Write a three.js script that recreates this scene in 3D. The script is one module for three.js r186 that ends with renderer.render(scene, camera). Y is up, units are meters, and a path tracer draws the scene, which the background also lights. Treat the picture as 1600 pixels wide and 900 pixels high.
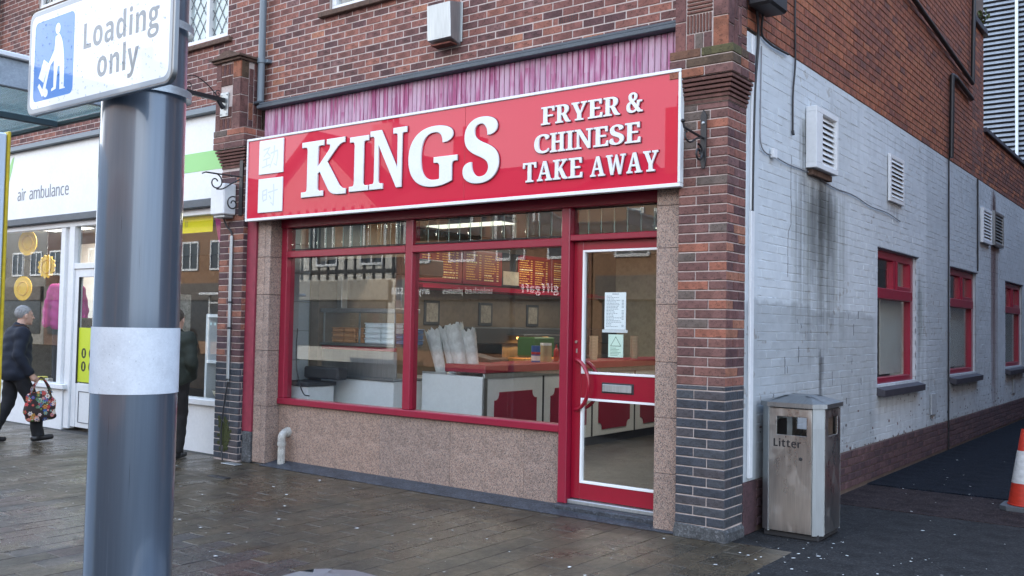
import * as THREE from 'three';
import { FontLoader } from 'three/addons/loaders/FontLoader.js';
import { TextGeometry } from 'three/addons/geometries/TextGeometry.js';
import { RectAreaLightUniformsLib } from 'three/addons/lights/RectAreaLightUniformsLib.js';
import { MarchingCubes } from 'three/addons/objects/MarchingCubes.js';
import { mergeGeometries } from 'three/addons/utils/BufferGeometryUtils.js';

// ---------------------------------------------------------------- camera
const scene = new THREE.Scene();
const camera = new THREE.PerspectiveCamera(34.21, 1600 / 900, 0.05, 400);
{
  const yaw = THREE.MathUtils.degToRad(37.087), pit = THREE.MathUtils.degToRad(2.227), rol = THREE.MathUtils.degToRad(1.094);
  const fw = new THREE.Vector3(-Math.sin(yaw) * Math.cos(pit), Math.sin(pit), -Math.cos(yaw) * Math.cos(pit));
  const r0 = new THREE.Vector3(Math.cos(yaw), 0, -Math.sin(yaw)), u0 = new THREE.Vector3().crossVectors(r0, fw);
  camera.position.set(3.032, 1.645, 6.757);
  camera.up.copy(u0).multiplyScalar(Math.cos(rol)).addScaledVector(r0, -Math.sin(rol));
  camera.lookAt(camera.position.clone().add(fw));
  camera.updateMatrixWorld(true); camera.updateProjectionMatrix();
}
// ---------------------------------------------------------------- renderer, sky, sun
const renderer = new THREE.WebGLRenderer({ antialias: true });
renderer.toneMapping = THREE.LinearToneMapping;
renderer.toneMappingExposure = 3.5;
renderer.shadowMap.enabled = true;
renderer.shadowMap.type = THREE.PCFSoftShadowMap;
const SUN = new THREE.Vector3(-0.373, 0.469, -0.80).normalize();
// seeded helpers used everywhere
function rng(seed) { let s = seed >>> 0; return () => { s = (s + 0x6D2B79F5) >>> 0; let t = s; t = Math.imul(t ^ (t >>> 15), t | 1); t ^= t + Math.imul(t ^ (t >>> 7), t | 61); return ((t ^ (t >>> 14)) >>> 0) / 4294967296; }; }
const R = rng(7);
function lattice(seed, n) { const r = rng(seed), a = new Float32Array(n * n); for (let i = 0; i < a.length; i++) a[i] = r(); return a; }
function pnoise(seed, n) {            // periodic value noise over the unit square with n cells
  const a = lattice(seed, n);
  return (u, v) => {
    let x = (u - Math.floor(u)) * n, y = (v - Math.floor(v)) * n; const xi = Math.floor(x) % n, yi = Math.floor(y) % n; x -= Math.floor(x); y -= Math.floor(y);
    x = x * x * (3 - 2 * x); y = y * y * (3 - 2 * y); const x1 = (xi + 1) % n, y1 = (yi + 1) % n;
    return (a[yi * n + xi] * (1 - x) + a[yi * n + x1] * x) * (1 - y) + (a[y1 * n + xi] * (1 - x) + a[y1 * n + x1] * x) * y;
  };
}
function fbm(seed, n, oct) { const f = []; for (let i = 0; i < oct; i++) f.push(pnoise(seed + i * 17, n << i)); return (u, v) => { let s = 0, a = 0.5, t = 0; for (const g of f) { s += g(u, v) * a; t += a; a *= 0.55; } return s / t; }; }
const sm = (a, b, x) => { x = Math.min(1, Math.max(0, (x - a) / (b - a))); return x * x * (3 - 2 * x); };
{
  const W = 512, H = 256, d = new Float32Array(W * H * 4), n = fbm(91, 5, 6), v = new THREE.Vector3();
  for (let j = 0; j < H; j++) for (let i = 0; i < W; i++) {
    const el = ((j + 0.5) / H - 0.5) * Math.PI, az = ((i + 0.5) / W - 0.5) * 2 * Math.PI;
    v.set(Math.cos(el) * Math.cos(az), Math.sin(el), Math.cos(el) * Math.sin(az));
    const y = Math.max(0, v.y), k = Math.pow(y, 0.55);
    const c = [0.80 + (0.22 - 0.80) * k, 0.92 + (0.42 - 0.92) * k, 1.05 + (0.80 - 1.05) * k];
    const cl = sm(0.45, 0.72, n(az / 6.2832 + 0.5, 0.5 + el / 3.2)) * 0.75 * sm(0.0, 0.18, v.y);
    for (let q = 0; q < 3; q++) c[q] += ([1.2, 1.2, 1.2][q] - c[q]) * cl;
    const g = Math.pow(Math.max(0, v.dot(SUN)), 14) * 1.2;
    c[0] += g; c[1] += g * 0.93; c[2] += g * 0.82;
    const lo = v.y < 0 ? 0.25 : 1, o = (j * W + i) * 4;
    d[o] = c[0] * lo; d[o + 1] = c[1] * lo; d[o + 2] = c[2] * lo; d[o + 3] = 1;
  }
  const t = new THREE.DataTexture(d, W, H, THREE.RGBAFormat, THREE.FloatType);
  t.mapping = THREE.EquirectangularReflectionMapping; t.magFilter = t.minFilter = THREE.LinearFilter; t.needsUpdate = true;
  scene.background = t; scene.environment = t;
}
const sun = new THREE.DirectionalLight(new THREE.Color().setRGB(1, 0.93, 0.82), 3.4);
sun.position.copy(SUN).multiplyScalar(80); sun.castShadow = true; sun.shadow.mapSize.set(4096, 4096); sun.shadow.radius = 1;
Object.assign(sun.shadow.camera, { left: -45, right: 45, top: 45, bottom: -45, near: 1, far: 200 });
scene.add(sun, sun.target);
RectAreaLightUniformsLib.init();

// ---------------------------------------------------------------- naming helpers
const taken = {};
function numbered(n) { if (!(n in taken)) { taken[n] = 0; return n; } return n + '_' + String(++taken[n]).padStart(3, '0'); }
function tag(o, label, category, group) { o.userData.label = label; o.userData.category = category; if (group) o.userData.group = group; return o; }
function thing(name, label, category, pos = [0, 0, 0], turn = 0, group) {
  const g = new THREE.Group(); g.name = numbered(name); g.position.set(...pos); g.rotation.y = turn; scene.add(g); return tag(g, label, category, group);
}
function part(name, geo, mat, parent) {
  const m = new THREE.Mesh(Array.isArray(geo) ? merge(geo) : geo, mat); m.name = name; m.castShadow = m.receiveShadow = true; (parent || scene).add(m); return m;
}
function single(name, geo, mat, label, category, group) { const m = part(numbered(name), geo, mat); return tag(m, label, category, group); }
function struct(name, geo, mat) { const m = part(numbered(name), geo, mat); m.userData.kind = 'structure'; return m; }
function norm(g) { g = g.index ? g.toNonIndexed() : g; for (const k of Object.keys(g.attributes)) if (!['position', 'normal', 'uv', 'color'].includes(k)) g.deleteAttribute(k); return g; }
function merge(list) {
  list = list.map(norm); const col = list.some(g => g.attributes.color);
  for (const g of list) {
    if (!g.attributes.uv) g.setAttribute('uv', new THREE.BufferAttribute(new Float32Array(g.attributes.position.count * 2), 2));
    if (!col) g.deleteAttribute('color');
  }
  return mergeGeometries(list);
}
// uv in metres from the dominant axis of every triangle
function metric(g, off = [0, 0]) {
  g = norm(g); const p = g.attributes.position, uv = new Float32Array(p.count * 2), a = new THREE.Vector3(), b = new THREE.Vector3(), c = new THREE.Vector3();
  for (let i = 0; i < p.count; i += 3) {
    a.fromBufferAttribute(p, i); b.fromBufferAttribute(p, i + 1); c.fromBufferAttribute(p, i + 2);
    const n = b.clone().sub(a).cross(c.clone().sub(a)), ax = Math.abs(n.x), ay = Math.abs(n.y), az = Math.abs(n.z);
    [a, b, c].forEach((q, k) => {
      let u, v; if (az >= ax && az >= ay) { u = q.x; v = q.y; } else if (ax >= ay) { u = q.z; v = q.y; } else { u = q.x; v = q.z; }
      uv[(i + k) * 2] = u + off[0]; uv[(i + k) * 2 + 1] = v + off[1];
    });
  }
  g.setAttribute('uv', new THREE.BufferAttribute(uv, 2)); return g;
}
// a box with chamfered edges, from lower corner to upper corner
function cb(x0, y0, z0, x1, y1, z1, b = 0.004) {
  const w = x1 - x0, h = y1 - y0, d = z1 - z0; b = Math.min(b, w * 0.3, h * 0.3, d * 0.3);
  const X = w / 2, Y = h / 2, Z = d / 2, P = [];
  const quad = (p, q, r, s) => P.push(...p, ...q, ...r, ...p, ...r, ...s);
  const face = (f) => quad(f(-1, -1), f(1, -1), f(1, 1), f(-1, 1));
  face((s, t) => [s * (X - b), t * (Y - b), Z]); face((s, t) => [-s * (X - b), t * (Y - b), -Z]);
  face((s, t) => [X, t * (Y - b), -s * (Z - b)]); face((s, t) => [-X, t * (Y - b), s * (Z - b)]);
  face((s, t) => [s * (X - b), Y, -t * (Z - b)]); face((s, t) => [s * (X - b), -Y, t * (Z - b)]);
  for (const s of [1, -1]) for (const t of [1, -1]) {
    const o = s * t > 0;
    const e = (p, q, r, w4) => o ? quad(p, q, r, w4) : quad(w4, r, q, p);
    e([s * (X - b), t * Y, Z - b], [s * (X - b), t * Y, -(Z - b)], [s * X, t * (Y - b), -(Z - b)], [s * X, t * (Y - b), Z - b].map(v => v));
    e([X - b, s * (Y - b), t * Z], [X - b, s * Y, t * (Z - b)], [-(X - b), s * Y, t * (Z - b)], [-(X - b), s * (Y - b), t * Z]);
    e([s * X, -(Y - b), t * (Z - b)], [s * X, Y - b, t * (Z - b)], [s * (X - b), Y - b, t * Z], [s * (X - b), -(Y - b), t * Z]);
    for (const q of [1, -1]) P.push(s * X, t * (Y - b), q * (Z - b), s * (X - b), t * Y, q * (Z - b), s * (X - b), t * (Y - b), q * Z);
  }
  // outward winding
  for (let i = 0; i < P.length; i += 9) {
    const ux = P[i + 3] - P[i], uy = P[i + 4] - P[i + 1], uz = P[i + 5] - P[i + 2], vx = P[i + 6] - P[i], vy = P[i + 7] - P[i + 1], vz = P[i + 8] - P[i + 2];
    const nx = uy * vz - uz * vy, ny = uz * vx - ux * vz, nz = ux * vy - uy * vx;
    if (nx * (P[i] + P[i + 3] + P[i + 6]) + ny * (P[i + 1] + P[i + 4] + P[i + 7]) + nz * (P[i + 2] + P[i + 5] + P[i + 8]) < 0) for (let k = 0; k < 3; k++) { const t = P[i + 3 + k]; P[i + 3 + k] = P[i + 6 + k]; P[i + 6 + k] = t; }
  }
  const g = new THREE.BufferGeometry(); g.setAttribute('position', new THREE.Float32BufferAttribute(P, 3));
  g.translate((x0 + x1) / 2, (y0 + y1) / 2, (z0 + z1) / 2); g.computeVertexNormals(); return metric(g);
}
function tube(pts, r, seg = 24, rad = 8) { return new THREE.TubeGeometry(new THREE.CatmullRomCurve3(pts.map(p => new THREE.Vector3(...p)), false, 'centripetal'), seg, r, rad, false); }
function polytube(pts, r, rad = 8) { const out = []; for (let i = 1; i < pts.length; i++) { out.push(rod(pts[i - 1], pts[i], r, r, rad)); if (i < pts.length - 1) out.push(new THREE.SphereGeometry(r, rad, 6).translate(...pts[i])); } return merge(out); }
function rod(a, b, r0, r1 = r0, rad = 10) {
  const A = new THREE.Vector3(...a), B = new THREE.Vector3(...b), d = B.clone().sub(A), L = d.length();
  const g = new THREE.CylinderGeometry(r1, r0, L, rad, 1); g.applyQuaternion(new THREE.Quaternion().setFromUnitVectors(new THREE.Vector3(0, 1, 0), d.normalize()));
  g.translate((A.x + B.x) / 2, (A.y + B.y) / 2, (A.z + B.z) / 2); return g;
}
function prism(pts, z0, z1, bevel = 0) {
  const s = new THREE.Shape(pts.map(p => new THREE.Vector2(...p)));
  const g = new THREE.ExtrudeGeometry(s, { depth: z1 - z0 - bevel * 2, bevelEnabled: bevel > 0, bevelSize: bevel, bevelThickness: bevel, bevelSegments: 1, bevelOffset: -bevel, curveSegments: 10 });
  g.translate(0, 0, z0 + bevel); return metric(g);
}
const V3 = (x, y, z) => new THREE.Vector3(x, y, z);
function seen(x, y, z, m = 1.04) { const v = V3(x, y, z).applyMatrix4(camera.matrixWorldInverse); if (v.z > -0.1) return 0; const t = Math.tan(THREE.MathUtils.degToRad(34.21 / 2)); const ny = v.y / (-v.z * t), nx = v.x / (-v.z * t * 16 / 9); return Math.abs(nx) < m && Math.abs(ny) < m ? 1 / -v.z : 0; }

// ---------------------------------------------------------------- textures
function tex(size, rep, fn, srgb = true) {          // fn(u, v) -> [r, g, b] 0..1 ; rep = repeats per metre
  const [W, H] = Array.isArray(size) ? size : [size, size], d = new Uint8Array(W * H * 4);
  for (let j = 0; j < H; j++) for (let i = 0; i < W; i++) { const c = fn((i + 0.5) / W, (j + 0.5) / H), o = (j * W + i) * 4; for (let k = 0; k < 3; k++) d[o + k] = Math.max(0, Math.min(255, c[k] * 255)); d[o + 3] = 255; }
  const t = new THREE.DataTexture(d, W, H); t.magFilter = THREE.LinearFilter; t.minFilter = THREE.LinearMipmapLinearFilter; t.generateMipmaps = true;
  t.wrapS = t.wrapT = THREE.RepeatWrapping; if (srgb) t.colorSpace = THREE.SRGBColorSpace; const r = Array.isArray(rep) ? rep : [rep, rep]; t.repeat.set(...r); t.needsUpdate = true; return t;
}
function canvasTex(w, h, draw) {
  const c = document.createElement('canvas'); c.width = w; c.height = h; const x = c.getContext('2d'); draw(x, w, h);
  const t = new THREE.CanvasTexture(c); t.colorSpace = THREE.SRGBColorSpace; t.magFilter = THREE.LinearFilter; return t;
}
const g1 = v => [v, v, v];
const nA = fbm(3, 8, 5), nB = fbm(31, 24, 4), nC = fbm(55, 4, 6), nD = fbm(77, 64, 2);
const T = {};
T.brick = tex(512, 1.3, (u, v) => { const n = nA(u, v), m = nB(u, v), s = nD(u, v); const k = 0.70 + 0.22 * n + 0.22 * (m - 0.4) + (s > 0.72 ? -0.18 : 0) + (nC(u * 2, v * 2) > 0.62 ? 0.10 : 0); return [k, k * 0.985, k * 0.97]; });
T.brickBump = tex(512, 1.3, (u, v) => g1(0.5 * nB(u, v) + 0.5 * nD(u, v)), false);
T.fine = tex(256, 2.2, (u, v) => g1(0.86 + 0.18 * (nA(u, v) - 0.5) + 0.12 * (nD(u, v) - 0.5)));
T.clean = tex(256, 0.7, (u, v) => g1(0.95 + 0.05 * (nA(u, v) - 0.5) + 0.04 * (nD(u, v) - 0.5)));
{
  const marks = [], r = rng(808); for (let i = 0; i < 130; i++) marks.push([r(), r(), 0.001 + 0.004 * r() * r(), r() < 0.5 ? 0.72 : 1.18, 1 + 5 * r() * r()]);
  T.post = tex(512, [3, 0.8], (u, v) => { let k = 0.90 + 0.10 * (nA(u, v) - 0.5) + 0.06 * (nD(u, v) - 0.5); for (const [x, y, q, m, e] of marks) { const dx = u - x, dy = (v - y) / e; if (dx * dx + dy * dy < q * q) k *= m; } return g1(Math.min(1, k)); });
}
T.fineBump = tex(256, 3, (u, v) => g1(0.5 * nB(u, v) + 0.5 * nD(u, v)), false);
T.rough = tex(256, 0.9, (u, v) => g1(0.35 + 0.65 * nC(u, v)), false);
{
  const r = rng(12), W = 512, cell = 76, pts = [];
  for (let i = 0; i < cell * cell; i++) pts.push([r(), r(), r()]);
  T.granite = tex(W, 2.4, (u, v) => {
    const x = u * cell, y = v * cell, xi = Math.floor(x), yi = Math.floor(y); let best = 9, bt = 0;
    for (let j = -1; j <= 1; j++) for (let i = -1; i <= 1; i++) { const p = pts[((yi + j + cell) % cell) * cell + (xi + i + cell) % cell]; const dx = xi + i + p[0] - x, dy = yi + j + p[1] - y, dd = dx * dx + dy * dy; if (dd < best) { best = dd; bt = p[2]; } }
    const n = nA(u, v); const k = 0.88 + 0.2 * (n - 0.5);
    if (bt < 0.14) return [0.42 * k, 0.39 * k, 0.38 * k]; if (bt < 0.36) return [0.64 * k, 0.58 * k, 0.55 * k];
    if (bt < 0.72) return [0.80 * k, 0.68 * k, 0.61 * k]; return [0.86 * k, 0.78 * k, 0.72 * k];
  });
}
T.paver = tex(512, 1.1, (u, v) => { const k = 0.72 + 0.34 * (nA(u, v) - 0.5) + 0.36 * (nD(u, v) - 0.5) + 0.2 * (nC(u, v) - 0.5); return [k, k * 0.97, k * 0.92]; });
T.paverRough = tex(512, 0.45, (u, v) => g1(0.42 + 0.5 * sm(0.3, 0.68, nC(u, v)) + 0.25 * (nD(u, v) - 0.5)), false);
T.asphalt = tex(512, 1.4, (u, v) => { const s = nD(u, v); return g1(0.68 + 0.5 * (s - 0.5) + 0.35 * (nA(u, v) - 0.5) + (s > 0.78 ? 0.35 : 0)); });
T.asphaltBump = tex(512, 1.4, (u, v) => g1(nD(u, v)), false);
T.steel = tex([512, 512], [1.2, 1.2], (u, v) => { const n = nC(u * 1, v * 0.25), s = nD(u * 2, v * 0.1); const k = 0.90 + 0.22 * (n - 0.5) + 0.10 * (s - 0.5); return [k, k * 0.99, k * 0.97]; });
T.steelRough = tex([512, 512], [1.2, 0.8], (u, v) => g1(0.16 + 0.30 * nC(u * 2, v * 0.5) + 0.16 * sm(0.5, 0.7, nA(u, v))), false);
T.paintWorn = tex(512, [1, 0.45], (u, v) => { const n = nA(u * 4, v), m = nB(u * 2, v * 0.5), q = nC(u, v); const k = sm(0.38, 0.66, 0.55 * n + 0.25 * m + 0.3 * q); return [0.64 + 0.12 * k, 0.34 + 0.31 * k, 0.48 + 0.22 * k]; });

// ---------------------------------------------------------------- materials (linear base colours)
function mt(r, g, b, rough = 0.8, o = {}) { const { phys, ...rest } = o; const m = new (phys ? THREE.MeshPhysicalMaterial : THREE.MeshStandardMaterial)({ roughness: rough, ...rest }); m.color.setRGB(r, g, b); return m; }
const glass = mt(0.96, 0.98, 0.98, 0.0, { phys: true, transmission: 1, thickness: 0, ior: 1.52 });
const glassOld = mt(0.90, 0.94, 0.92, 0.0, { phys: true, transmission: 1, thickness: 0, ior: 1.52 });
const glassCanopy = mt(0.78, 0.93, 0.92, 0.25, { phys: true, transmission: 0.7, thickness: 0, ior: 1.52 });
const MT = {
  mortar: mt(0.68, 0.57, 0.52, 0.95, { map: T.fine, bumpMap: T.fineBump, bumpScale: 0.003 }),
  mortarDark: mt(0.20, 0.145, 0.115, 0.95, { map: T.fine, bumpMap: T.fineBump, bumpScale: 0.003 }),
  mortarGreen: mt(0.27, 0.28, 0.22, 0.95, { map: T.fine }),
  redPaint: mt(0.31, 0.009, 0.036, 0.32, { map: T.clean, phys: true, clearcoat: 0.3, clearcoatRoughness: 0.25 }),
  doorRed: mt(0.33, 0.004, 0.024, 0.28, { phys: true, clearcoat: 0.4, clearcoatRoughness: 0.2, map: T.clean }),
  redFaded: mt(0.34, 0.035, 0.065, 0.6, { map: T.fine }),
  boards: mt(0.92, 0.86, 0.92, 0.75, { map: T.paintWorn, bumpMap: T.fineBump, bumpScale: 0.002 }),
  signRed: mt(0.56, 0.005, 0.036, 0.6, { phys: true, clearcoat: 0.75, clearcoatRoughness: 0.012, ior: 1.3 }),
  signWhite: mt(0.82, 0.84, 0.84, 0.35, { map: T.clean }),
  letter: mt(0.80, 0.83, 0.84, 0.4, { map: T.clean }),
  white: mt(0.78, 0.79, 0.79, 0.5, { map: T.clean }),
  whiteGloss: mt(0.80, 0.81, 0.81, 0.3, { map: T.clean }),
  bead: mt(0.86, 0.86, 0.86, 0.35),
  granite: mt(0.72, 0.68, 0.66, 0.5, { map: T.granite }),
  greyPaint: mt(0.085, 0.105, 0.125, 0.5, { map: T.fine, bumpMap: T.fineBump, bumpScale: 0.003 }),
  pipeGrey: mt(0.17, 0.21, 0.24, 0.45, { map: T.clean }),
  lead: mt(0.10, 0.10, 0.11, 0.6),
  black: mt(0.018, 0.018, 0.02, 0.5), iron: mt(0.022, 0.022, 0.025, 0.45, { map: T.fine }),
  concrete: mt(0.16, 0.165, 0.17, 0.75, { map: T.asphalt, bumpMap: T.fineBump, bumpScale: 0.006 }),
  strip: mt(0.085, 0.095, 0.115, 0.55, { map: T.asphalt, bumpMap: T.asphaltBump, bumpScale: 0.006 }),
  asphalt: mt(0.022, 0.026, 0.036, 0.95, { phys: true, specularIntensity: 0.3, map: T.asphalt, bumpMap: T.asphaltBump, bumpScale: 0.008 }),
  apron: mt(0.075, 0.054, 0.053, 0.95, { phys: true, specularIntensity: 0.3, map: T.asphalt, bumpMap: T.asphaltBump, bumpScale: 0.01 }),
  tarmac: mt(0.046, 0.044, 0.044, 0.9, { phys: true, specularIntensity: 0.5, map: T.asphalt, bumpMap: T.asphaltBump, bumpScale: 0.008 }),
  steel: mt(0.74, 0.74, 0.73, 1, { metalness: 1, map: T.steel, roughnessMap: T.steelRough }),
  steelDull: mt(0.42, 0.44, 0.46, 0.45, { metalness: 1, map: T.steel }),
  galv: mt(0.55, 0.59, 0.62, 0.5, { metalness: 0.9, map: T.steel }),
  postPaint: mt(0.125, 0.155, 0.195, 0.34, { metalness: 0.5, phys: true, clearcoat: 1, clearcoatRoughness: 0.08, map: T.post }),
  tile: mt(0.42, 0.46, 0.48, 0.25, { map: T.clean }),
  cream: mt(0.62, 0.55, 0.42, 0.8, { map: T.fine }), brownTile: mt(0.19, 0.145, 0.105, 0.4, { map: T.fine }),
  ceiling: mt(0.62, 0.63, 0.62, 0.9, { map: T.clean }), floorTile: mt(0.15, 0.152, 0.15, 0.45, { map: T.paver }),
  dark: mt(0.03, 0.03, 0.032, 0.7), plum: mt(0.105, 0.055, 0.062, 0.8, { map: T.brick }),
  slate: mt(0.07, 0.065, 0.08, 0.6, { map: T.fine }),
  sootTile: mt(0.16, 0.10, 0.075, 0.9, { map: T.brick }),
};

const pal = (list, o) => list.map(c => mt(c[0], c[1], c[2], 0.9, { map: T.brick, bumpMap: T.brickBump, bumpScale: 0.004, ...o }));
const C_RED = [[0.1624, 0.0779, 0.0744], [0.2072, 0.0944, 0.0864], [0.2576, 0.1121, 0.096], [0.3136, 0.1322, 0.1056], [0.3696, 0.1534, 0.114], [0.4592, 0.2006, 0.126], [0.14, 0.0673, 0.0696], [0.2352, 0.1239, 0.1176]];
const C_SIDE = [[0.4455, 0.1485, 0.0743], [0.3915, 0.1323, 0.0702], [0.3375, 0.1148, 0.0675], [0.4995, 0.1755, 0.0837], [0.2835, 0.1013, 0.0675], [0.2295, 0.0918, 0.0675]];
const C_BLUE = [[0.0525, 0.0625, 0.0825], [0.0625, 0.075, 0.0975], [0.075, 0.085, 0.1025], [0.0875, 0.0825, 0.0938]];
const C_PIER = [[0.238, 0.119, 0.105], [0.203, 0.098, 0.0868], [0.28, 0.133, 0.1092], [0.42, 0.161, 0.105], [0.189, 0.147, 0.126], [0.175, 0.0868, 0.0812]];
const C_LPIER = [[0.144, 0.072, 0.072], [0.12, 0.06, 0.066], [0.18, 0.09, 0.0792], [0.36, 0.15, 0.102], [0.102, 0.06, 0.0696]];
const C_GREEN = [[0.115, 0.105, 0.045], [0.20, 0.10, 0.062], [0.13, 0.085, 0.055]];
const C_PLINTH = [[0.1313, 0.0688, 0.0775], [0.1063, 0.06, 0.0688], [0.1562, 0.085, 0.0875]];

// ---------------------------------------------------------------- brickwork
// geometry of a brick face block in wall coordinates (x along wall, y up, z outwards); face at z = 0
function brickGeo(w, h, d, b, r, wob = 0.0015) {
  const X = w / 2, Y = h / 2, j = () => (r() - 0.5) * 2 * wob, P = [];
  const F = [[-X + b + j(), -Y + b + j(), j()], [X - b + j(), -Y + b + j(), j()], [X - b + j(), Y - b + j(), j()], [-X + b + j(), Y - b + j(), j()]];
  const E = [[-X, -Y, -b], [X, -Y, -b], [X, Y, -b], [-X, Y, -b]], B = [[-X, -Y, -d], [X, -Y, -d], [X, Y, -d], [-X, Y, -d]];
  const q = (a, c, e, f) => P.push(...a, ...c, ...e, ...a, ...e, ...f);
  q(...F); for (let i = 0; i < 4; i++) { const k = (i + 1) % 4; q(E[i], E[k], F[k], F[i]); q(B[i], B[k], E[k], E[i]); }
  const g = new THREE.BufferGeometry(); g.setAttribute('position', new THREE.Float32BufferAttribute(P, 3)); g.computeVertexNormals(); return metric(g, [r() * 3, r() * 3]);
}
function courses(o) {        // list of {u, v, w, h}: stretcher bond with optional header courses, holes cut out
  const out = [], { u0, u1, v0, v1, L = 0.215, H = 0.065, J = 0.010, holes = [], shift = 0, r = R, flemish = false } = o; let k = o.k0 || 0;
  for (let v = v0; v < v1 - 0.02; v += H + J, k++) {
    const h = Math.min(H, v1 - v); let segs = [[u0, u1]];
    for (const [a, b, c, d] of holes) if (v + h * 0.5 > b && v + h * 0.5 < d) segs = segs.flatMap(([s, e]) => (c <= s || a >= e) ? [[s, e]] : [[s, Math.min(a, e)], [Math.max(c, s), e]].filter(([x, y]) => y - x > 0.01));
    for (const [s, e] of segs) {
      const step = L + J; let u = u0 + shift - (k % 2 ? step / 2 : 0) - step * 2;
      for (let i = 0; u < e; i++) {
        const l = flemish && (i + k) % 2 ? (L - J) / 2 : L;
        const a = Math.max(u, s), b = Math.min(u + l, e); if (b - a > 0.03) out.push({ u: (a + b) / 2, v: v + h / 2, w: b - a, h, k }); u += l + J;
      }
    }
  }
  return out;
}
const geoPool = new Map();
// lay bricks on a wall part. frame: origin + turn (0 = facing +z with x along +x, PI/2 = facing +x with x along -z)
function lay(parent, list, frame, colors, o = {}) {
  const { d = 0.02, b = 0.004, max = 300, name = 'brick', proud = 0.006, pick, mats = null, uv = null, r = R, restName = 'distant_bricks', wob } = o;
  const mm = mats || pal(colors, o.mat), ct = Math.cos(frame.turn), st = Math.sin(frame.turn);
  const world = (q, n) => [frame.x + q.u * ct + n * st, frame.y + q.v, frame.z - q.u * st + n * ct];
  for (const q of list) { q.p = world(q, 0); q.s = seen(...q.p) * (q.s0 || 1); q.c = pick ? pick(q, r) : Math.floor(r() * colors.length); }
  const order = list.filter(q => q.s > 0).sort((a, c) => c.s - a.s).slice(0, max), near = new Set(order), rest = [];
  for (const q of list) {
    let g; const n = proud + (r() - 0.5) * 0.003;
    if (uv) { g = brickGeo(q.w, q.h, d, b, r, wob); const U = g.attributes.uv, P = g.attributes.position; for (let i = 0; i < U.count; i++) U.setXY(i, ...uv(q.u + P.getX(i), q.v + P.getY(i))); }
    else { const key = [q.w.toFixed(2), q.h.toFixed(3), d, b, Math.floor(r() * 4)].join(); g = geoPool.get(key); if (!g) { g = brickGeo(q.w, q.h, d, b, r, wob); geoPool.set(key, g); } }
    const w = world(q, n);
    if (near.has(q)) { const m = part(name, g, mm[q.c % mm.length], parent); m.position.set(...w); m.rotation.y = frame.turn; }
    else {
      const c = g.clone(); c.rotateY(frame.turn); c.translate(...w); const k = colors[q.c % colors.length], col = new Float32Array(c.attributes.position.count * 3);
      for (let i = 0; i < col.length; i += 3) { col[i] = k[0]; col[i + 1] = k[1]; col[i + 2] = k[2]; } c.setAttribute('color', new THREE.BufferAttribute(col, 3)); rest.push(c);
    }
  }
  if (rest.length) { const base = mm[0].clone(); base.color.setRGB(1, 1, 1); base.vertexColors = true; const m = part(restName, merge(rest), base, parent); m.userData.kind = 'stuff'; }
}
const front = (x, y, z) => ({ x, y, z, turn: 0 }), side = (x, y, z) => ({ x, y, z, turn: Math.PI / 2 });

console.log('setup done');
// ================================================================ ground
struct('ground', metric(new THREE.PlaneGeometry(240, 240).rotateX(-Math.PI / 2).translate(0, -0.06, 0)), MT.tarmac);
{
  const bed = struct('pavement', cb(-14, -0.05, -0.35, 0.34, -0.004, 4.6, 0), mt(0.06, 0.055, 0.048, 0.7, { map: T.asphalt }));
  const colors = [[0.112, 0.090, 0.060], [0.120, 0.095, 0.063], [0.104, 0.086, 0.060], [0.127, 0.100, 0.066], [0.109, 0.093, 0.068]];
  const band = [[0.098, 0.088, 0.090], [0.125, 0.088, 0.084], [0.088, 0.086, 0.092]];
  const mk = c => mt(c[0], c[1], c[2], 0.56, { map: T.paver, roughnessMap: T.paverRough, bumpMap: T.fineBump, bumpScale: 0.004 });
  const ms = colors.map(mk), bs = band.map(mk), all = [], r = rng(19);
  for (let i = 0, x = -13.9; x < 0.3; x += 0.2, i++) for (let z = -0.16 + (i % 2 ? -0.2 : 0); z < 4.5; z += 0.4) {
    const z0 = Math.max(z, -0.1), z1 = z + 0.396; if (z1 - z0 < 0.05) continue;
    const dark = z > 2.38 && z < 3.3; all.push({ x0: x, x1: x + 0.196, z0, z1, dark, c: Math.floor(r() * (dark ? 3 : 5)), s: seen(x + 0.1, 0, (z0 + z1) / 2, 1.06), dy: (r() - 0.5) * 0.003, tx: (r() - 0.5) * 0.007, tz: (r() - 0.5) * 0.007 });
  }
  const order = all.filter(q => q.s > 0).sort((a, b) => b.s - a.s).slice(0, 300), near = new Set(order), rest = [];
  const geo = q => {
    const g = cb(q.x0, -0.05, q.z0, q.x1, 0, q.z1, 0.003), p = g.attributes.position, mx = (q.x0 + q.x1) / 2, mz = (q.z0 + q.z1) / 2;
    for (let i = 0; i < p.count; i++) p.setY(i, p.getY(i) + q.dy + (p.getX(i) - mx) * q.tx + (p.getZ(i) - mz) * q.tz); return g;
  };
  for (const q of all) {
    if (near.has(q)) { const mx = (q.x0 + q.x1) / 2, mz = (q.z0 + q.z1) / 2; const m = part('paver', geo(q).translate(-mx, 0, -mz), (q.dark ? bs : ms)[q.c], bed); m.position.set(mx, 0, mz); }
    else if (q.s > 0) { const g = geo(q), k = (q.dark ? band : colors)[q.c], col = new Float32Array(g.attributes.position.count * 3); for (let i = 0; i < col.length; i += 3) { col[i] = k[0]; col[i + 1] = k[1]; col[i + 2] = k[2]; } g.setAttribute('color', new THREE.BufferAttribute(col, 3)); rest.push(g); }
  }
  const base = mk([1, 1, 1]); base.vertexColors = true; const m = part('distant_pavers', merge(rest), base, bed); m.userData.kind = 'stuff';
}
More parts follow.
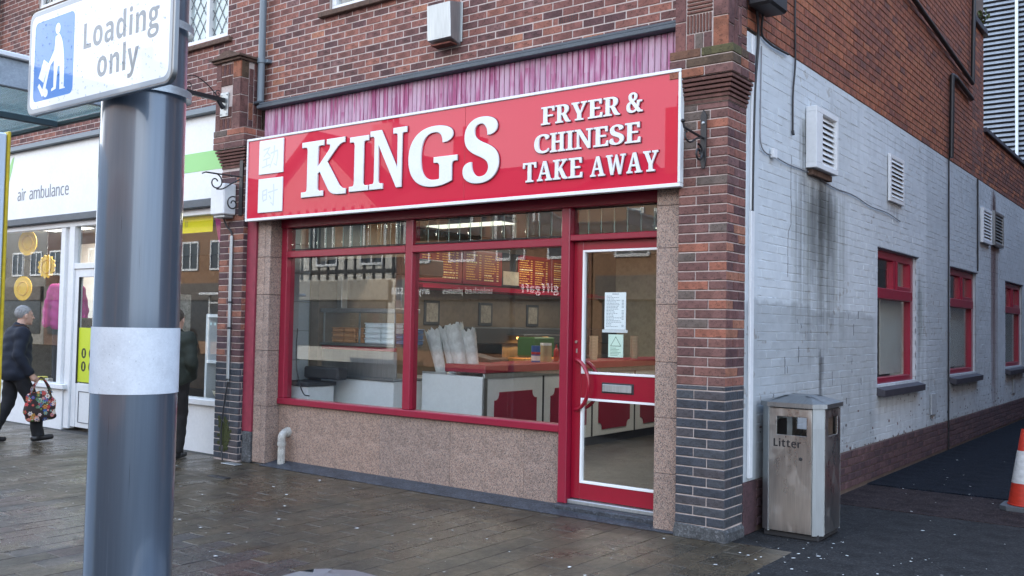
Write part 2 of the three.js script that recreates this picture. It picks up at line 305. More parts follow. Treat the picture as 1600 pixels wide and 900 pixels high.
// worn cement strip along the foot of the shopfront, sloping up to it
struct('cement_strip', metric(prism([[-0.10, -0.04], [-0.32, -0.04], [-0.32, 0.055], [-0.24, 0.045], [-0.02, 0.004]].map(p => [p[0], p[1]]), 0, 5.2).rotateY(-Math.PI / 2).translate(-0.43, 0, 0)), MT.strip);
{
  // alley: tarmac, a strip of rough setts, then newer asphalt
  struct('alley_tarmac', cb(0.345, -0.05, -2.3, 14, -0.002, 6.0, 0.002), MT.tarmac);
  struct('alley_corner', cb(-0.004, -0.05, -2.3, 0.341, -0.002, -0.004, 0.002), MT.tarmac);
  struct('alley_apron', cb(-0.004, -0.05, -3.62, 14, 0.004, -2.302, 0.003), MT.apron);
  struct('alley_road', cb(-0.004, -0.05, -40, 14, 0.016, -3.625, 0.012), MT.asphalt);
}
struct('street', cb(-90, -0.055, 4.62, 40, -0.02, 15.6, 0.002), MT.asphalt);

// ================================================================ takeaway building
const shop = thing('takeaway_building', 'red brick corner building with the crimson takeaway shopfront and white painted alley wall', 'building');
// --- upper front wall
{
  const holes = [[-4.98, 5.10, -3.1, 6.7], [-4.79, 4.42, -4.56, 4.494], [-1.83, 4.42, -1.60, 4.494]];
  const s = new THREE.Shape([[-6.13, 4.2], [-0.44, 4.2], [-0.44, 7.4], [-6.13, 7.4]].map(p => new THREE.Vector2(...p)));
  s.holes.push(new THREE.Path([[-4.98, 5.10], [-4.98, 6.7], [-3.1, 6.7], [-3.1, 5.10]].map(p => new THREE.Vector2(...p))));
  const w = part('front_wall', metric(new THREE.ExtrudeGeometry(s, { depth: 0.24, bevelEnabled: false }).translate(0, 0, -0.545)), MT.mortar, shop);
  const list = courses({ u0: -6.12, u1: -0.45, v0: 4.2, v1: 7.4, holes, shift: 0.07 });
  lay(w, list, front(0, 0, -0.305), C_RED, { d: 0.012, proud: 0.003, b: 0.003, pick: (q, r) => { const edge = q.u < -5.75; const x = r(); if (edge && x < 0.5) return x < 0.28 ? 4 : 5; if (x < 0.16) return 0; if (x < 0.36) return 1; if (x < 0.60) return 2; if (x < 0.76) return 3; if (x < 0.86) return 4; if (x < 0.91) return 5; if (x < 0.97) return 6; return 7; } });
  // airbricks
  for (const [x0, x1] of [[-4.786, -4.566], [-1.826, -1.606]]) {
    const a = part('airbrick', cb(x0, 4.427, -0.33, x1, 4.49, -0.302, 0.002), pal([[0.20, 0.062, 0.05]])[0], shop), hs = [];
    for (let j = 0; j < 3; j++) for (let i = 0; i < 8; i++) hs.push(cb(x0 + 0.014 + i * 0.025, 4.434 + j * 0.019, -0.3022, x0 + 0.030 + i * 0.025, 4.446 + j * 0.019, -0.3012, 0));
    part('air_hole', hs, MT.dark, a);
  }
  // first floor window, only the foot of it in view
  const fw = part('first_floor_window', [cb(-4.97, 5.14, -0.42, -3.11, 5.21, -0.34), cb(-4.97, 5.21, -0.42, -4.90, 6.69, -0.34), cb(-3.18, 5.21, -0.42, -3.11, 6.69, -0.34), cb(-4.90, 6.62, -0.42, -3.18, 6.69, -0.34), cb(-4.06, 5.21, -0.42, -4.0, 6.62, -0.34)], MT.white, shop);
  part('pane', cb(-4.90, 5.21, -0.385, -3.18, 6.62, -0.38, 0), glass, fw);
  part('sill', cb(-5.10, 5.075, -0.40, -3.0, 5.135, -0.245, 0.006), MT.sootTile, fw);
  part('room_back', cb(-5.2, 4.9, -1.6, -2.9, 6.9, -1.58, 0), MT.cream, shop);
}
// --- cornice, weathered boarding behind the sign
{
  part('cornice', [cb(-6.0, 4.125, -0.30, -0.47, 4.165, -0.13, 0.006), cb(-6.0, 4.166, -0.30, -0.465, 4.2, -0.155, 0.01)], MT.greyPaint, shop);
  const bb = part('boarding', cb(-5.96, 3.5, -0.28, -0.47, 4.124, -0.245, 0), MT.redFaded, shop);
  const r = rng(5), tones = [[0.92, 0.86, 0.92], [0.84, 0.76, 0.84], [0.98, 0.93, 0.98], [0.88, 0.74, 0.82]].map(c => mt(...c, 0.8, { map: T.paintWorn, bumpMap: T.fineBump, bumpScale: 0.002 }));
  for (let i = 0; i < 92; i++) { const m = part('board', cb(0, 3.55, -0.024 - 0.002 * r(), 0.0528, 4.122, 0, 0.005), tones[Math.floor(r() * 4)], bb); m.position.set(-5.955 + i * 0.0596, 0, -0.222 + r() * 0.003); const uv = m.geometry.attributes.uv, o = r() * 9, q = r(); for (let k = 0; k < uv.count; k++) uv.setXY(k, uv.getX(k) * 0.8 + o, uv.getY(k) + q); }
}
// --- corner pier
function twoBrick(parent, frame, u0, u1, y0, y1, colors, o) {
  const W = u1 - u0, a = (W - 0.01) * 0.64, out = []; let k = 0;
  for (let y = y0; y < y1 - 0.03; y += 0.075, k++) { const l = (k + (o.odd || 0)) % 2 ? W - 0.01 - a : a, h = Math.min(0.065, y1 - y - 0.004); out.push({ u: u0 + l / 2, v: y + h / 2, w: l, h, k }, { u: u0 + l + 0.01 + (W - l - 0.01) / 2, v: y + h / 2, w: W - l - 0.01, h, k }); }
  lay(parent, out, frame, colors, { d: 0.014, ...o });
}
{
  const cp = part('corner_pier', [cb(-0.414, -0.02, -0.35, -0.008, 7.4, -0.008, 0)], MT.mortar, shop);
  part('cement_footing', metric(prism([[-0.425, 0.0], [0.012, 0.0], [0.010, 0.07], [-0.01, 0.10], [-0.415, 0.11], [-0.43, 0.05]], -0.36, 0.010, 0.004)), MT.concrete, cp);
  twoBrick(cp, front(0, 0, -0.006), -0.418, -0.004, 0.112, 1.195, C_BLUE, { mat: { roughness: 0.5, map: T.brick }, max: 400 });
  twoBrick(cp, side(-0.006, 0, 0), 0.004, 0.35, 0.112, 1.195, C_BLUE, { mat: { roughness: 0.5, map: T.brick }, odd: 1, max: 400 });
  twoBrick(cp, front(0, 0, -0.006), -0.418, -0.004, 1.197, 3.42, C_PIER, { max: 400, pick: (q, r) => { const x = r(); return x < 0.08 ? 3 : [0, 1, 2, 4, 5, 0][Math.floor(r() * 6)]; } });
  twoBrick(cp, side(-0.006, 0, 0), 0.004, 0.35, 1.197, 3.42, C_RED, { odd: 1, max: 400 });
}
function tiles(parent, x0, x1, z0, z1, y0, n, step, out0, mat, h = 0.036) { for (let i = 0; i < n; i++) { const o = out0 + step * i; part('corbel_tile', cb(x0 - o, y0 + i * h, z0, x1 + o, y0 + i * h + h * 0.72, z1 + o, 0.003), mat, parent); } }
const M_TILE = pal([[0.21, 0.088, 0.066]])[0], M_TILE2 = pal([[0.17, 0.078, 0.064]])[0], M_ORANGE = pal([[0.36, 0.14, 0.082]])[0], M_MOSS = pal(C_GREEN), M_PIER = pal(C_PIER), M_RED = pal(C_RED);
{
  const cc = part('corbel', cb(-0.42, 3.42, -0.36, 0.0, 3.86, 0.002, 0), MT.mortarDark, shop);
  tiles(cc, -0.42, 0.0, -0.36, 0.0, 3.425, 6, 0.010, 0.004, M_TILE2, 0.034);
  const A = (x0, x1, y0, y1, m) => part('brick', cb(x0, y0, -0.1, x1, y1, 0.062, 0.004), m, cc), B = (z0, z1, y0, y1, m) => part('brick', cb(-0.1, y0, z0, 0.062, y1, z1, 0.004), m, cc);
  const c1 = 3.634, c2 = 3.710, c3 = 3.786;
  A(-0.482, -0.185, c1, c1 + 0.067, M_ORANGE); A(-0.175, 0.062, c1, c1 + 0.067, M_PIER[0]); B(-0.25, -0.110, c1, c1 + 0.067, M_RED[0]); B(-0.37, -0.26, c1, c1 + 0.067, M_RED[3]);
  A(-0.482, -0.345, c2, c2 + 0.067, M_PIER[5]); A(-0.335, 0.062, c2, c2 + 0.067, M_MOSS[2]); B(-0.24, -0.110, c2, c2 + 0.067, M_ORANGE); B(-0.37, -0.25, c2, c2 + 0.067, M_RED[1]);
  A(-0.482, -0.215, c3, c3 + 0.067, M_MOSS[1]); A(-0.205, 0.062, c3, c3 + 0.067, M_MOSS[0]); B(-0.24, -0.110, c3, c3 + 0.067, M_MOSS[2]); B(-0.37, -0.25, c3, c3 + 0.067, M_RED[6]);
  part('brick_core', cb(-0.474, 3.632, -0.36, 0.054, 3.85, 0.054, 0), MT.mortar, cc);
  // upper pier with tile-on-edge panels
  const up = part('upper_pier', cb(-0.455, 3.856, -0.345, -0.008, 7.4, 0.012, 0), MT.mortar, shop);
  const F = (x0, x1, y0, y1, m, n = 'brick', z = 0.02) => part(n, cb(x0, y0, 0.0, x1, y1, z, 0.003), m, up), S = (z0, z1, y0, y1, m) => part('brick', cb(-0.05, y0, z0, 0.0, y1, z1, 0.003), m, up);
  for (let k = 0; k < 6; k++) {
    const y = 3.862 + k * 0.24; F(-0.455, -0.365, y, y + 0.23, [M_RED[2], M_RED[1]][k % 2]); F(-0.125, -0.0, y, y + 0.23, [M_ORANGE, M_PIER[1], M_PIER[0]][k % 3]);
    S(-0.105, -0.002, y - (k ? 0.06 : 0), y + 0.17, [M_RED[1], M_RED[0]][k % 2]); S(-0.175, -0.115, y, y + 0.23, M_RED[(k * 3 + 1) % 4]); S(-0.245, -0.185, y - (k ? 0.12 : 0), y + 0.11, M_RED[(k + 6) % 8]);
  }
  for (let k = 0; k < 16; k++) S(-0.345, -0.255, 3.862 + k * 0.075, 3.862 + k * 0.075 + 0.066, M_RED[(k * 5 + 2) % 7]);
  for (let i = 0; i < 3; i++) F(-0.355 + i * 0.075, -0.29 + i * 0.075, 3.862, 3.985, [M_RED[2], M_PIER[4], M_PIER[5]][i]);
  for (let i = 0; i < 8; i++) F(-0.352 + i * 0.0275, -0.335 + i * 0.0275, 3.995, 4.14, M_TILE, 'edge_tile', 0.024);
  for (let i = 0; i < 10; i++) F(-0.352, -0.135, 4.152 + i * 0.031, 4.152 + i * 0.031 + 0.02, M_TILE, 'edge_tile', 0.024);
}
// --- left pier shared with the next shop
{
  const lp = part('divider_pier', cb(-6.444, -0.02, -0.35, -6.008, 3.42, -0.008, 0), MT.mortar, shop);
  twoBrick(lp, front(0, 0, -0.006), -6.448, -6.004, 0.02, 1.145, C_BLUE, { mat: { roughness: 0.5 }, pick: (q, r) => q.v < 0.42 && q.u > -6.25 ? 3 : Math.floor(r() * 3), max: 400, colors: 1 });
  twoBrick(lp, side(-6.006, 0, 0), 0.004, 0.10, 0.02, 1.145, C_BLUE, { mat: { roughness: 0.5 }, max: 400 });
  twoBrick(lp, front(0, 0, -0.006), -6.448, -6.004, 1.147, 3.42, C_LPIER, { max: 400 });
  twoBrick(lp, side(-6.006, 0, 0), 0.004, 0.35, 1.147, 3.42, C_LPIER, { max: 400 });
  // moss patch on the lower bricks
  const ms = mt(0.085, 0.10, 0.025, 0.95, { map: T.brick, bumpMap: T.brickBump, bumpScale: 0.01 });
  const r = rng(44), mg = []; for (let i = 0; i < 150; i++) { const x = -6.24 + (r() + r() - 1) * 0.13, y = 0.30 + (r() + r() - 1) * 0.20, s = 0.010 + 0.02 * r(); mg.push(new THREE.IcosahedronGeometry(s, 0).scale(1, 1, 0.22).rotateZ(r() * 6).translate(x, y, 0.002)); }
  const moss = part('moss_patch', mg, ms, lp); moss.userData.kind = 'stuff';
  const lc = part('corbel', cb(-6.44, 3.42, -0.33, -6.01, 3.9, 0.0, 0), MT.mortarDark, shop);
  tiles(lc, -6.44, -6.01, -0.33, 0.0, 3.425, 6, 0.012, 0.004, M_TILE2, 0.036);
  for (let k = 0; k < 3; k++) {
    const y = 3.65 + k * 0.076, m = [-6.32, -6.22, -6.28][k];
    part('brick', cb(-6.53, y, -0.1, m, y + 0.067, 0.075, 0.004), M_PIER[(k * 2) % 6], lc); part('brick', cb(m + 0.01, y, -0.1, -5.95, y + 0.067, 0.075, 0.004), M_PIER[(k * 2 + 5) % 6], lc); part('brick', cb(-6.05, y, -0.30, -5.952, y + 0.067, -0.11, 0.004), M_RED[k], lc);
  }
  part('brick_core', cb(-6.522, 3.645, -0.32, -5.958, 3.872, 0.067, 0), MT.mortar, lc);
  const up = part('upper_pier', cb(-6.58, 3.88, -0.31, -6.125, 4.70, 0.012, 0), MT.mortar, shop);
  const F = (x0, x1, y0, y1, m, n = 'brick', z = 0.02) => part(n, cb(x0, y0, 0.0, x1, y1, z, 0.003), m, up), S = (z0, z1, y0, y1, m) => part('brick', cb(-6.16, y0, z0, -6.117, y1, z1, 0.003), m, up);
  for (let k = 0; k < 4; k++) { const y = 3.885 + k * 0.205; F(-6.582, -6.49, y, y + 0.195, [M_PIER[1], M_PIER[0], M_RED[2], M_PIER[5]][k]); F(-6.26, -6.117, y, y + 0.195, [M_PIER[0], M_PIER[1], M_PIER[5], M_ORANGE][k]); S(-0.10, -0.003, y, y + 0.195, [M_PIER[5], M_PIER[1], M_PIER[0], M_MOSS[2]][k]); S(-0.17, -0.11, y + (k ? -0.08 : 0), y + 0.12, [M_RED[6], M_ORANGE, M_RED[0], M_RED[1]][k]); S(-0.235, -0.18, y, y + 0.195, M_RED[[2, 0, 6, 1][k]]); S(-0.30, -0.245, y, y + 0.195, M_RED[[6, 1, 0, 2][k]]); }
  for (const y of [3.9, 4.545]) for (let i = 0; i < 5; i++) F(-6.482 + i * 0.044, -6.447 + i * 0.044, y, y + 0.13, [M_TILE, M_RED[6]][i % 2], 'edge_tile');
  for (let i = 0; i < 8; i++) { F(-6.482 + i * 0.0272, -6.464 + i * 0.0272, 4.04, 4.16, M_TILE2, 'edge_tile', 0.023); F(-6.482 + i * 0.0272, -6.464 + i * 0.0272, 4.42, 4.53, M_TILE2, 'edge_tile', 0.023); }
  const cap = part('pier_cap', cb(-6.62, 4.70, -0.31, -6.09, 4.728, 0.055, 0.004), MT.sootTile, shop);
  part('cap_tile', cb(-6.65, 4.73, -0.31, -6.06, 4.758, 0.085, 0.004), MT.sootTile, cap);
  part('cap_tile', metric(prism([[-6.60, 4.76], [-6.11, 4.76], [-6.30, 4.83], [-6.42, 4.83]], -0.31, 0.05)), MT.sootTile, cap);
}
// --- side wall in the alley: plinth, painted part, bare brick above
const WINS = [[4.02, 1.05, 5.69, 2.57], [7.55, 1.05, 9.30, 2.57], [11.84, 1.05, 13.6, 2.57]];
const PT = canvasTex(2048, 1024, (x, W, H) => {
  const X = u => u / 14 * W, Y = v => (1 - v / 4.1) * H, r = rng(88);
  const im = x.createImageData(W, H), n1 = fbm(210, 6, 6), n2 = fbm(240, 3, 5), n3 = fbm(260, 40, 3);
  for (let j = 0; j < H; j++) for (let i = 0; i < W; i++) {
    const u = i / W * 14, v = (1 - j / H) * 4.1, a = n1(u / 7, v / 4.1), b = n2(u / 14, v / 4.1), c = n3(u / 3.5, v / 4.1 * 1.2);
    let k = 222 + 30 * (a - 0.5) + 18 * (b - 0.5) + 16 * (c - 0.5), br = 0;
    const edge = 1.92 + 0.22 * (a - 0.5) + 0.10 * (c - 0.5) - 0.03 * (u - 0.7);
    if (v < edge && u < 4.05) { k -= (26 + 30 * (b - 0.3) * (a > 0.5 ? 1.2 : 0.7)) * sm(0, 0.05, edge - v) * sm(0, 0.25, 4.05 - u + 0.3 * (a - 0.5)); }           // later, greyer coat of paint low on the wall
    if (u > 6.2) k -= 8 + 12 * b;
    if (c > 0.74 && a < 0.40) { k -= 30; br = 5; }                                             // flaked specks
    const o = (j * W + i) * 4; im.data[o] = k + br - 2; im.data[o + 1] = k; im.data[o + 2] = k + 1 - br; im.data[o + 3] = 255;
  }
  x.putImageData(im, 0, 0);
  const streak = (u0, u1, v0, v1, n, col, a) => { for (let i = 0; i < n; i++) { const u = u0 + (u1 - u0) * (0.5 + 0.5 * (r() + r() - 1)), top = v0 - r() * 0.25 * (v0 - v1), len = (v0 - v1) * (0.25 + 0.75 * r()), w = 2 + r() * 14; x.strokeStyle = `rgba(${col},${a * (0.4 + r())})`; x.lineWidth = w; x.beginPath(); x.moveTo(X(u), Y(top)); let q = u; for (let t = 0.1; t <= 1; t += 0.1) { q += (r() - 0.5) * 0.012; x.lineTo(X(q), Y(top - len * t)); } x.stroke(); } };
  streak(1.3, 3.0, 3.12, 1.6, 240, '60,60,54', 0.05); streak(1.6, 2.7, 3.12, 2.2, 150, '48,48,45', 0.055); streak(1.5, 1.78, 3.6, 3.0, 30, '60,60,54', 0.06);
  streak(4.3, 5.0, 3.15, 2.95, 14, '70,66,60', 0.10); streak(10.35, 11.2, 4.09, 0.5, 130, '92,58,52', 0.07); streak(10.6, 11.0, 4.09, 3.2, 60, '70,42,38', 0.11);
  streak(5.72, 6.1, 2.5, 1.0, 30, '70,76,66', 0.05); streak(2.0, 2.3, 1.5, 0.9, 14, '60,60,60', 0.14); streak(0.7, 14, 4.08, 3.5, 90, '90,92,92', 0.04); streak(0.7, 14, 1.2, 0.42, 160, '70,72,72', 0.05);
  for (let i = 0; i < 26; i++) { const u = 0.9 + r() * 2.8, v = 0.6 + r() * 1.3; x.strokeStyle = 'rgba(48,48,50,0.7)'; x.lineWidth = 1.2 + r() * 1.5; x.beginPath(); x.moveTo(X(u), Y(v)); x.lineTo(X(u + (r() - 0.5) * 0.03), Y(v - 0.03 - r() * 0.12)); x.stroke(); }
  x.strokeStyle = 'rgba(70,64,60,0.75)'; x.lineWidth = 1.6; x.beginPath(); x.moveTo(X(1.36), Y(3.2)); for (let v = 3.15; v > 2.1; v -= 0.08) x.lineTo(X(1.36 + (r() - 0.5) * 0.03 - (v < 2.55 ? 0.06 : 0)), Y(v)); x.stroke();
  for (let i = 0; i < 240; i++) { const u = 0.6 + r() * 13, v = 0.42 + Math.pow(r(), 2.2) * 0.5; x.fillStyle = `rgba(${r() < 0.5 ? '96,62,58' : '60,58,58'},0.75)`; x.beginPath(); x.ellipse(X(u), Y(v), 1 + r() * 4, 1 + r() * 3, r() * 3, 0, 7); x.fill(); }
  for (let i = 0; i < 700; i++) { const u = 0.6 + r() * 13, v = 0.5 + r() * 3.6, k = Math.round(v / 0.075) * 0.075 + 0.42 % 0.075; x.strokeStyle = `rgba(130,128,124,${0.12 + 0.4 * r()})`; x.lineWidth = 1 + r(); x.beginPath(); x.moveTo(X(u), Y(k - 0.005)); x.lineTo(X(u + 0.05 + r() * 0.3), Y(k - 0.005)); x.stroke(); }
});
{
  const paint = mt(0.76, 0.79, 0.80, 0.72, { map: PT, bumpMap: T.fineBump, bumpScale: 0.001 });
  const uvw = (u, v) => [u / 14, v / 4.1];
  const wallShape = (u0, u1, v0, v1, holes) => { const s = new THREE.Shape([[u0, v0], [u1, v0], [u1, v1], [u0, v1]].map(p => new THREE.Vector2(...p))); for (const [a, b, c, d] of holes) s.holes.push(new THREE.Path([[a, b], [a, d], [c, d], [c, b]].map(p => new THREE.Vector2(...p)))); return s; };
  const slab = (s, n0, n1) => new THREE.ExtrudeGeometry(s, { depth: n1 - n0, bevelEnabled: false }).translate(0, 0, n0);
  // painted
  let g = norm(slab(wallShape(0.60, 14, 0.42, 4.09, WINS), -0.32, -0.0055)); { const U = g.attributes.uv, P = g.attributes.position; for (let i = 0; i < U.count; i++) U.setXY(i, ...uvw(P.getX(i), P.getY(i))); }
  const pw = part('painted_wall', g.rotateY(Math.PI / 2), paint, shop);
  const cs = courses({ u0: 0.605, u1: 14, v0: 0.425, v1: 4.09, holes: WINS, shift: 0.1, flemish: false, J: 0.008, H: 0.067 });
  lay(pw, cs, side(-0.0055, 0, 0), [[0.76, 0.79, 0.80]], { d: 0.01, b: 0.003, proud: 0.0018, mats: [paint], uv: uvw, max: 300, wob: 0.0012 });
  // painted quoin strip and cable trunking next to the pier
  const q = cb(-0.1, 0.42, -0.60, 0.006, 4.06, -0.352, 0.006); { const U = q.attributes.uv, P = q.attributes.position; for (let i = 0; i < U.count; i++) U.setXY(i, ...uvw(-P.getZ(i), P.getY(i))); } part('painted_margin', q, paint, shop);
  part('plinth_margin', cb(-0.1, 0, -0.60, 0.008, 0.418, -0.352, 0.006), MT.plum, shop);
  // plinth
  const pl = part('plinth', slab(wallShape(0.60, 14, -0.02, 0.42, []), -0.30, -0.004).rotateY(Math.PI / 2), MT.mortarDark, shop);
  lay(pl, courses({ u0: 0.605, u1: 14, v0: 0.045, v1: 0.418, shift: 0.02 }), side(-0.004, 0, 0), C_PLINTH, { d: 0.012, proud: 0.012, max: 300 });
  // bare upper wall
  const uw = part('upper_side_wall', metric(slab(wallShape(0.345, 9.9, 4.092, 7.4, []), -0.32, -0.004).rotateY(Math.PI / 2)), MT.mortarDark, shop);
  lay(uw, courses({ u0: 0.36, u1: 9.0, v0: 4.096, v1: 7.4, shift: 0.16 }), side(-0.004, 0, 0), C_SIDE, { d: 0.014, proud: 0.007, max: 300, pick: (q, r) => { const n = nC(q.u * 0.13, q.v * 0.21), x = r(); return x < 0.05 ? 5 : n > 0.55 ? (x < 0.6 ? 0 : 3) : (x < 0.5 ? 1 : x < 0.85 ? 2 : 4); } });
  lay(uw, courses({ u0: 9.01, u1: 9.9, v0: 4.096, v1: 6.5, shift: 0.16 }), side(-0.03, 0, 0), C_SIDE, { d: 0.02, proud: 0.03, max: 60, pick: (q, r) => 2 + Math.floor(r() * 4) % 4 });
  const rw = part('rear_wall', metric(slab(wallShape(9.9, 22, 4.092, 4.92, []), -0.32, -0.004).rotateY(Math.PI / 2)), MT.mortarDark, shop);
  lay(rw, courses({ u0: 9.91, u1: 22, v0: 4.096, v1: 4.92 }), side(-0.004, 0, 0), C_SIDE, { d: 0.014, proud: 0.007, max: 200, pick: (q, r) => 2 + Math.floor(r() * 4) % 4 });
  part('coping', cb(-0.36, 4.92, -22, 0.05, 5.0, -9.92, 0.01), MT.slate, rw);
  part('rear_lower_wall', cb(-0.32, -0.02, -22, -0.006, 4.09, -14.0, 0), MT.plum, shop);
  part('end_coping', cb(-0.36, 6.5, -9.95, 0.06, 6.6, -9.02, 0.01), MT.slate, shop);
  // side windows
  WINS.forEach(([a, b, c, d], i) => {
    const n0 = -0.12, n1 = -0.045, bx = (u0, v0, u1, v1, e0 = n0, e1 = n1) => cb(u0, v0, e0, u1, v1, e1, 0.006).rotateY(Math.PI / 2);
    const w = part('side_window', [bx(a, b, a + 0.07, d), bx(c - 0.13, b, c, d), bx(a + 0.07, b, c - 0.13, b + 0.07), bx(a + 0.07, d - 0.09, c - 0.13, d), bx(a + 0.07, 2.02, c - 0.13, 2.14, n0, n1 + 0.03), bx((a + c) / 2 - 0.05, 2.14, (a + c) / 2 + 0.05, d - 0.09)], MT.redPaint, shop);
    for (const q of [bx(a + 0.07, 2.14, a + 0.11, d - 0.09, n0, n1 + 0.012), bx((a + c) / 2 + 0.05, 2.14, (a + c) / 2 + 0.11, d - 0.09, n0, n1 + 0.012), bx(c - 0.18, 2.14, c - 0.13, d - 0.09, n0, n1 + 0.012), bx((a + c) / 2 + 0.11, 2.14, c - 0.18, 2.19, n0, n1 + 0.012)]) part('casement_bar', q, MT.redPaint, w);
    part('pane', bx(a + 0.07, b + 0.07, c - 0.13, 2.02, -0.092, -0.088), glass, w); part('pane', bx(a + 0.07, 2.14, c - 0.13, d - 0.09, -0.092, -0.088), glass, w);
    part('sill', metric(prism([[-0.10, b - 0.10], [0.085, b - 0.13], [0.09, b - 0.055], [-0.10, b - 0.002]], -(c + 0.1), -(a - 0.02), 0.004)), MT.slate, w);
    part('lintel_shade_strip', bx(a - 0.01, d + 0.002, c + 0.06, d + 0.022, -0.1, 0.012), MT.slate, w);  // dark slate strip standing in for the lintel's shadow line over the window
  });
}
// --- roof and enclosing walls
{
  const rf = mt(0.10, 0.06, 0.05, 0.85, { map: T.brick });
  part('roof', metric(prism([[0.25, 7.4], [-9.7, 7.4], [-4.8, 9.9]].map(p => [p[0], p[1]]), 0.3, 6.6).rotateY(-Math.PI / 2).translate(0.6, 0, 0)), rf, shop);
  part('party_wall', cb(-6.12, 2.95, -9.9, -5.9, 7.4, -0.56, 0), MT.cream, shop);
  part('rear_upper_wall', cb(-6.12, 4.1, -9.9, -0.33, 7.4, -9.7, 0), MT.plum, shop);
  part('shop_floor', cb(-5.75, -0.04, -14, -0.33, 0.10, -0.36, 0), MT.floorTile, shop);
  part('shop_ceiling', cb(-6.10, 2.95, -14, -0.33, 3.05, -0.30, 0), MT.ceiling, shop);
  part('lintel', cb(-5.96, 2.79, -0.34, -0.43, 4.12, -0.30, 0), MT.dark, shop);
  part('serving_wall', cb(-5.9, 0.1, -14, -5.75, 2.95, -0.95, 0), MT.brownTile, shop);
  part('rear_room_wall', cb(-5.75, 0.1, -14, -0.33, 2.95, -13.85, 0), MT.brownTile, shop);
  part('partition', cb(-5.75, 0.1, -8.1, -2.6, 2.95, -8.0, 0), MT.cream, shop);
  part('back_roof', cb(-6.1, 4.05, -22, -0.33, 4.15, -9.9, 0), rf, shop);
  const tw = part('tiled_return', cb(-5.98, 0.1, -0.94, -5.90, 2.95, -0.36, 0), MT.mortarGreen, shop);
  for (let j = 0; j < 8; j++) for (let i = 0; i < 2; i++) part('wall_tile', cb(-5.905, 0.12 + j * 0.35, -0.93 + i * 0.285, -5.893, 0.12 + j * 0.35 + 0.344, -0.93 + i * 0.285 + 0.279, 0.003), MT.tile, tw);
}
console.log('building shell done');
// ================================================================ shopfront
const sf = part('shopfront_frame', [
  cb(-5.60, 0.685, -0.36, -1.69, 0.755, -0.225, 0.008), cb(-5.60, 0.756, -0.36, -5.50, 2.70, -0.235, 0.006), cb(-3.645, 0.756, -0.36, -3.545, 2.70, -0.24, 0.006),
  cb(-5.50, 2.36, -0.355, -3.645, 2.435, -0.232, 0.006), cb(-3.545, 2.36, -0.355, -1.69, 2.435, -0.232, 0.006), cb(-5.60, 2.701, -0.36, -0.60, 2.80, -0.22, 0.006),
  cb(-1.69, 0.07, -0.37, -1.60, 2.70, -0.21, 0.006), cb(-1.60, 2.40, -0.36, -0.60, 2.455, -0.215, 0.006), cb(-0.66, 0.10, -0.37, -0.60, 2.40, -0.28, 0.004)], MT.redPaint, shop);
part('display_pane', cb(-5.50, 0.755, -0.302, -3.645, 2.36, -0.297, 0), glass, sf);
part('display_pane', cb(-3.545, 0.755, -0.302, -1.69, 2.36, -0.297, 0), glass, sf);
{ // vertical glass louvres above the transom
  const r = rng(61), gl = cb(-0.07, 0, -0.003, 0.07, 0.235, 0.003, 0), edge = mt(0.45, 0.55, 0.50, 0.3), clip = cb(-0.07, 0, -0.008, 0.07, 0.012, 0.008, 0.001), ed = cb(0.0705, 0, -0.004, 0.0735, 0.235, 0.004, 0);
  for (const [x0, x1, turn] of [[-5.47, -3.66, 0.10], [-3.53, -1.72, 0.30], [-1.59, -0.66, 0.06]]) {
    const n = Math.round((x1 - x0) / 0.137);
    for (let i = 0; i < n; i++) {
      const m = part('louvre_blade', gl, glassOld, sf); m.position.set(x0 + (i + 0.5) * (x1 - x0) / n, 2.455, -0.29); m.rotation.y = turn * (0.6 + 0.6 * r()) + (i > n * 0.62 && turn < 0.2 && x0 < -5 ? 0.5 : 0);
      const e = part('blade_edge', ed, edge, sf); e.position.copy(m.position); e.rotation.copy(m.rotation); const c = part('blade_clip', clip, MT.black, sf); c.position.copy(m.position); c.position.y -= 0.008; c.rotation.copy(m.rotation); c.position.z += 0.0; const c2 = part('blade_clip', clip, MT.black, sf); c2.position.copy(m.position); c2.position.y += 0.231; c2.rotation.copy(m.rotation);
    }
  }
}
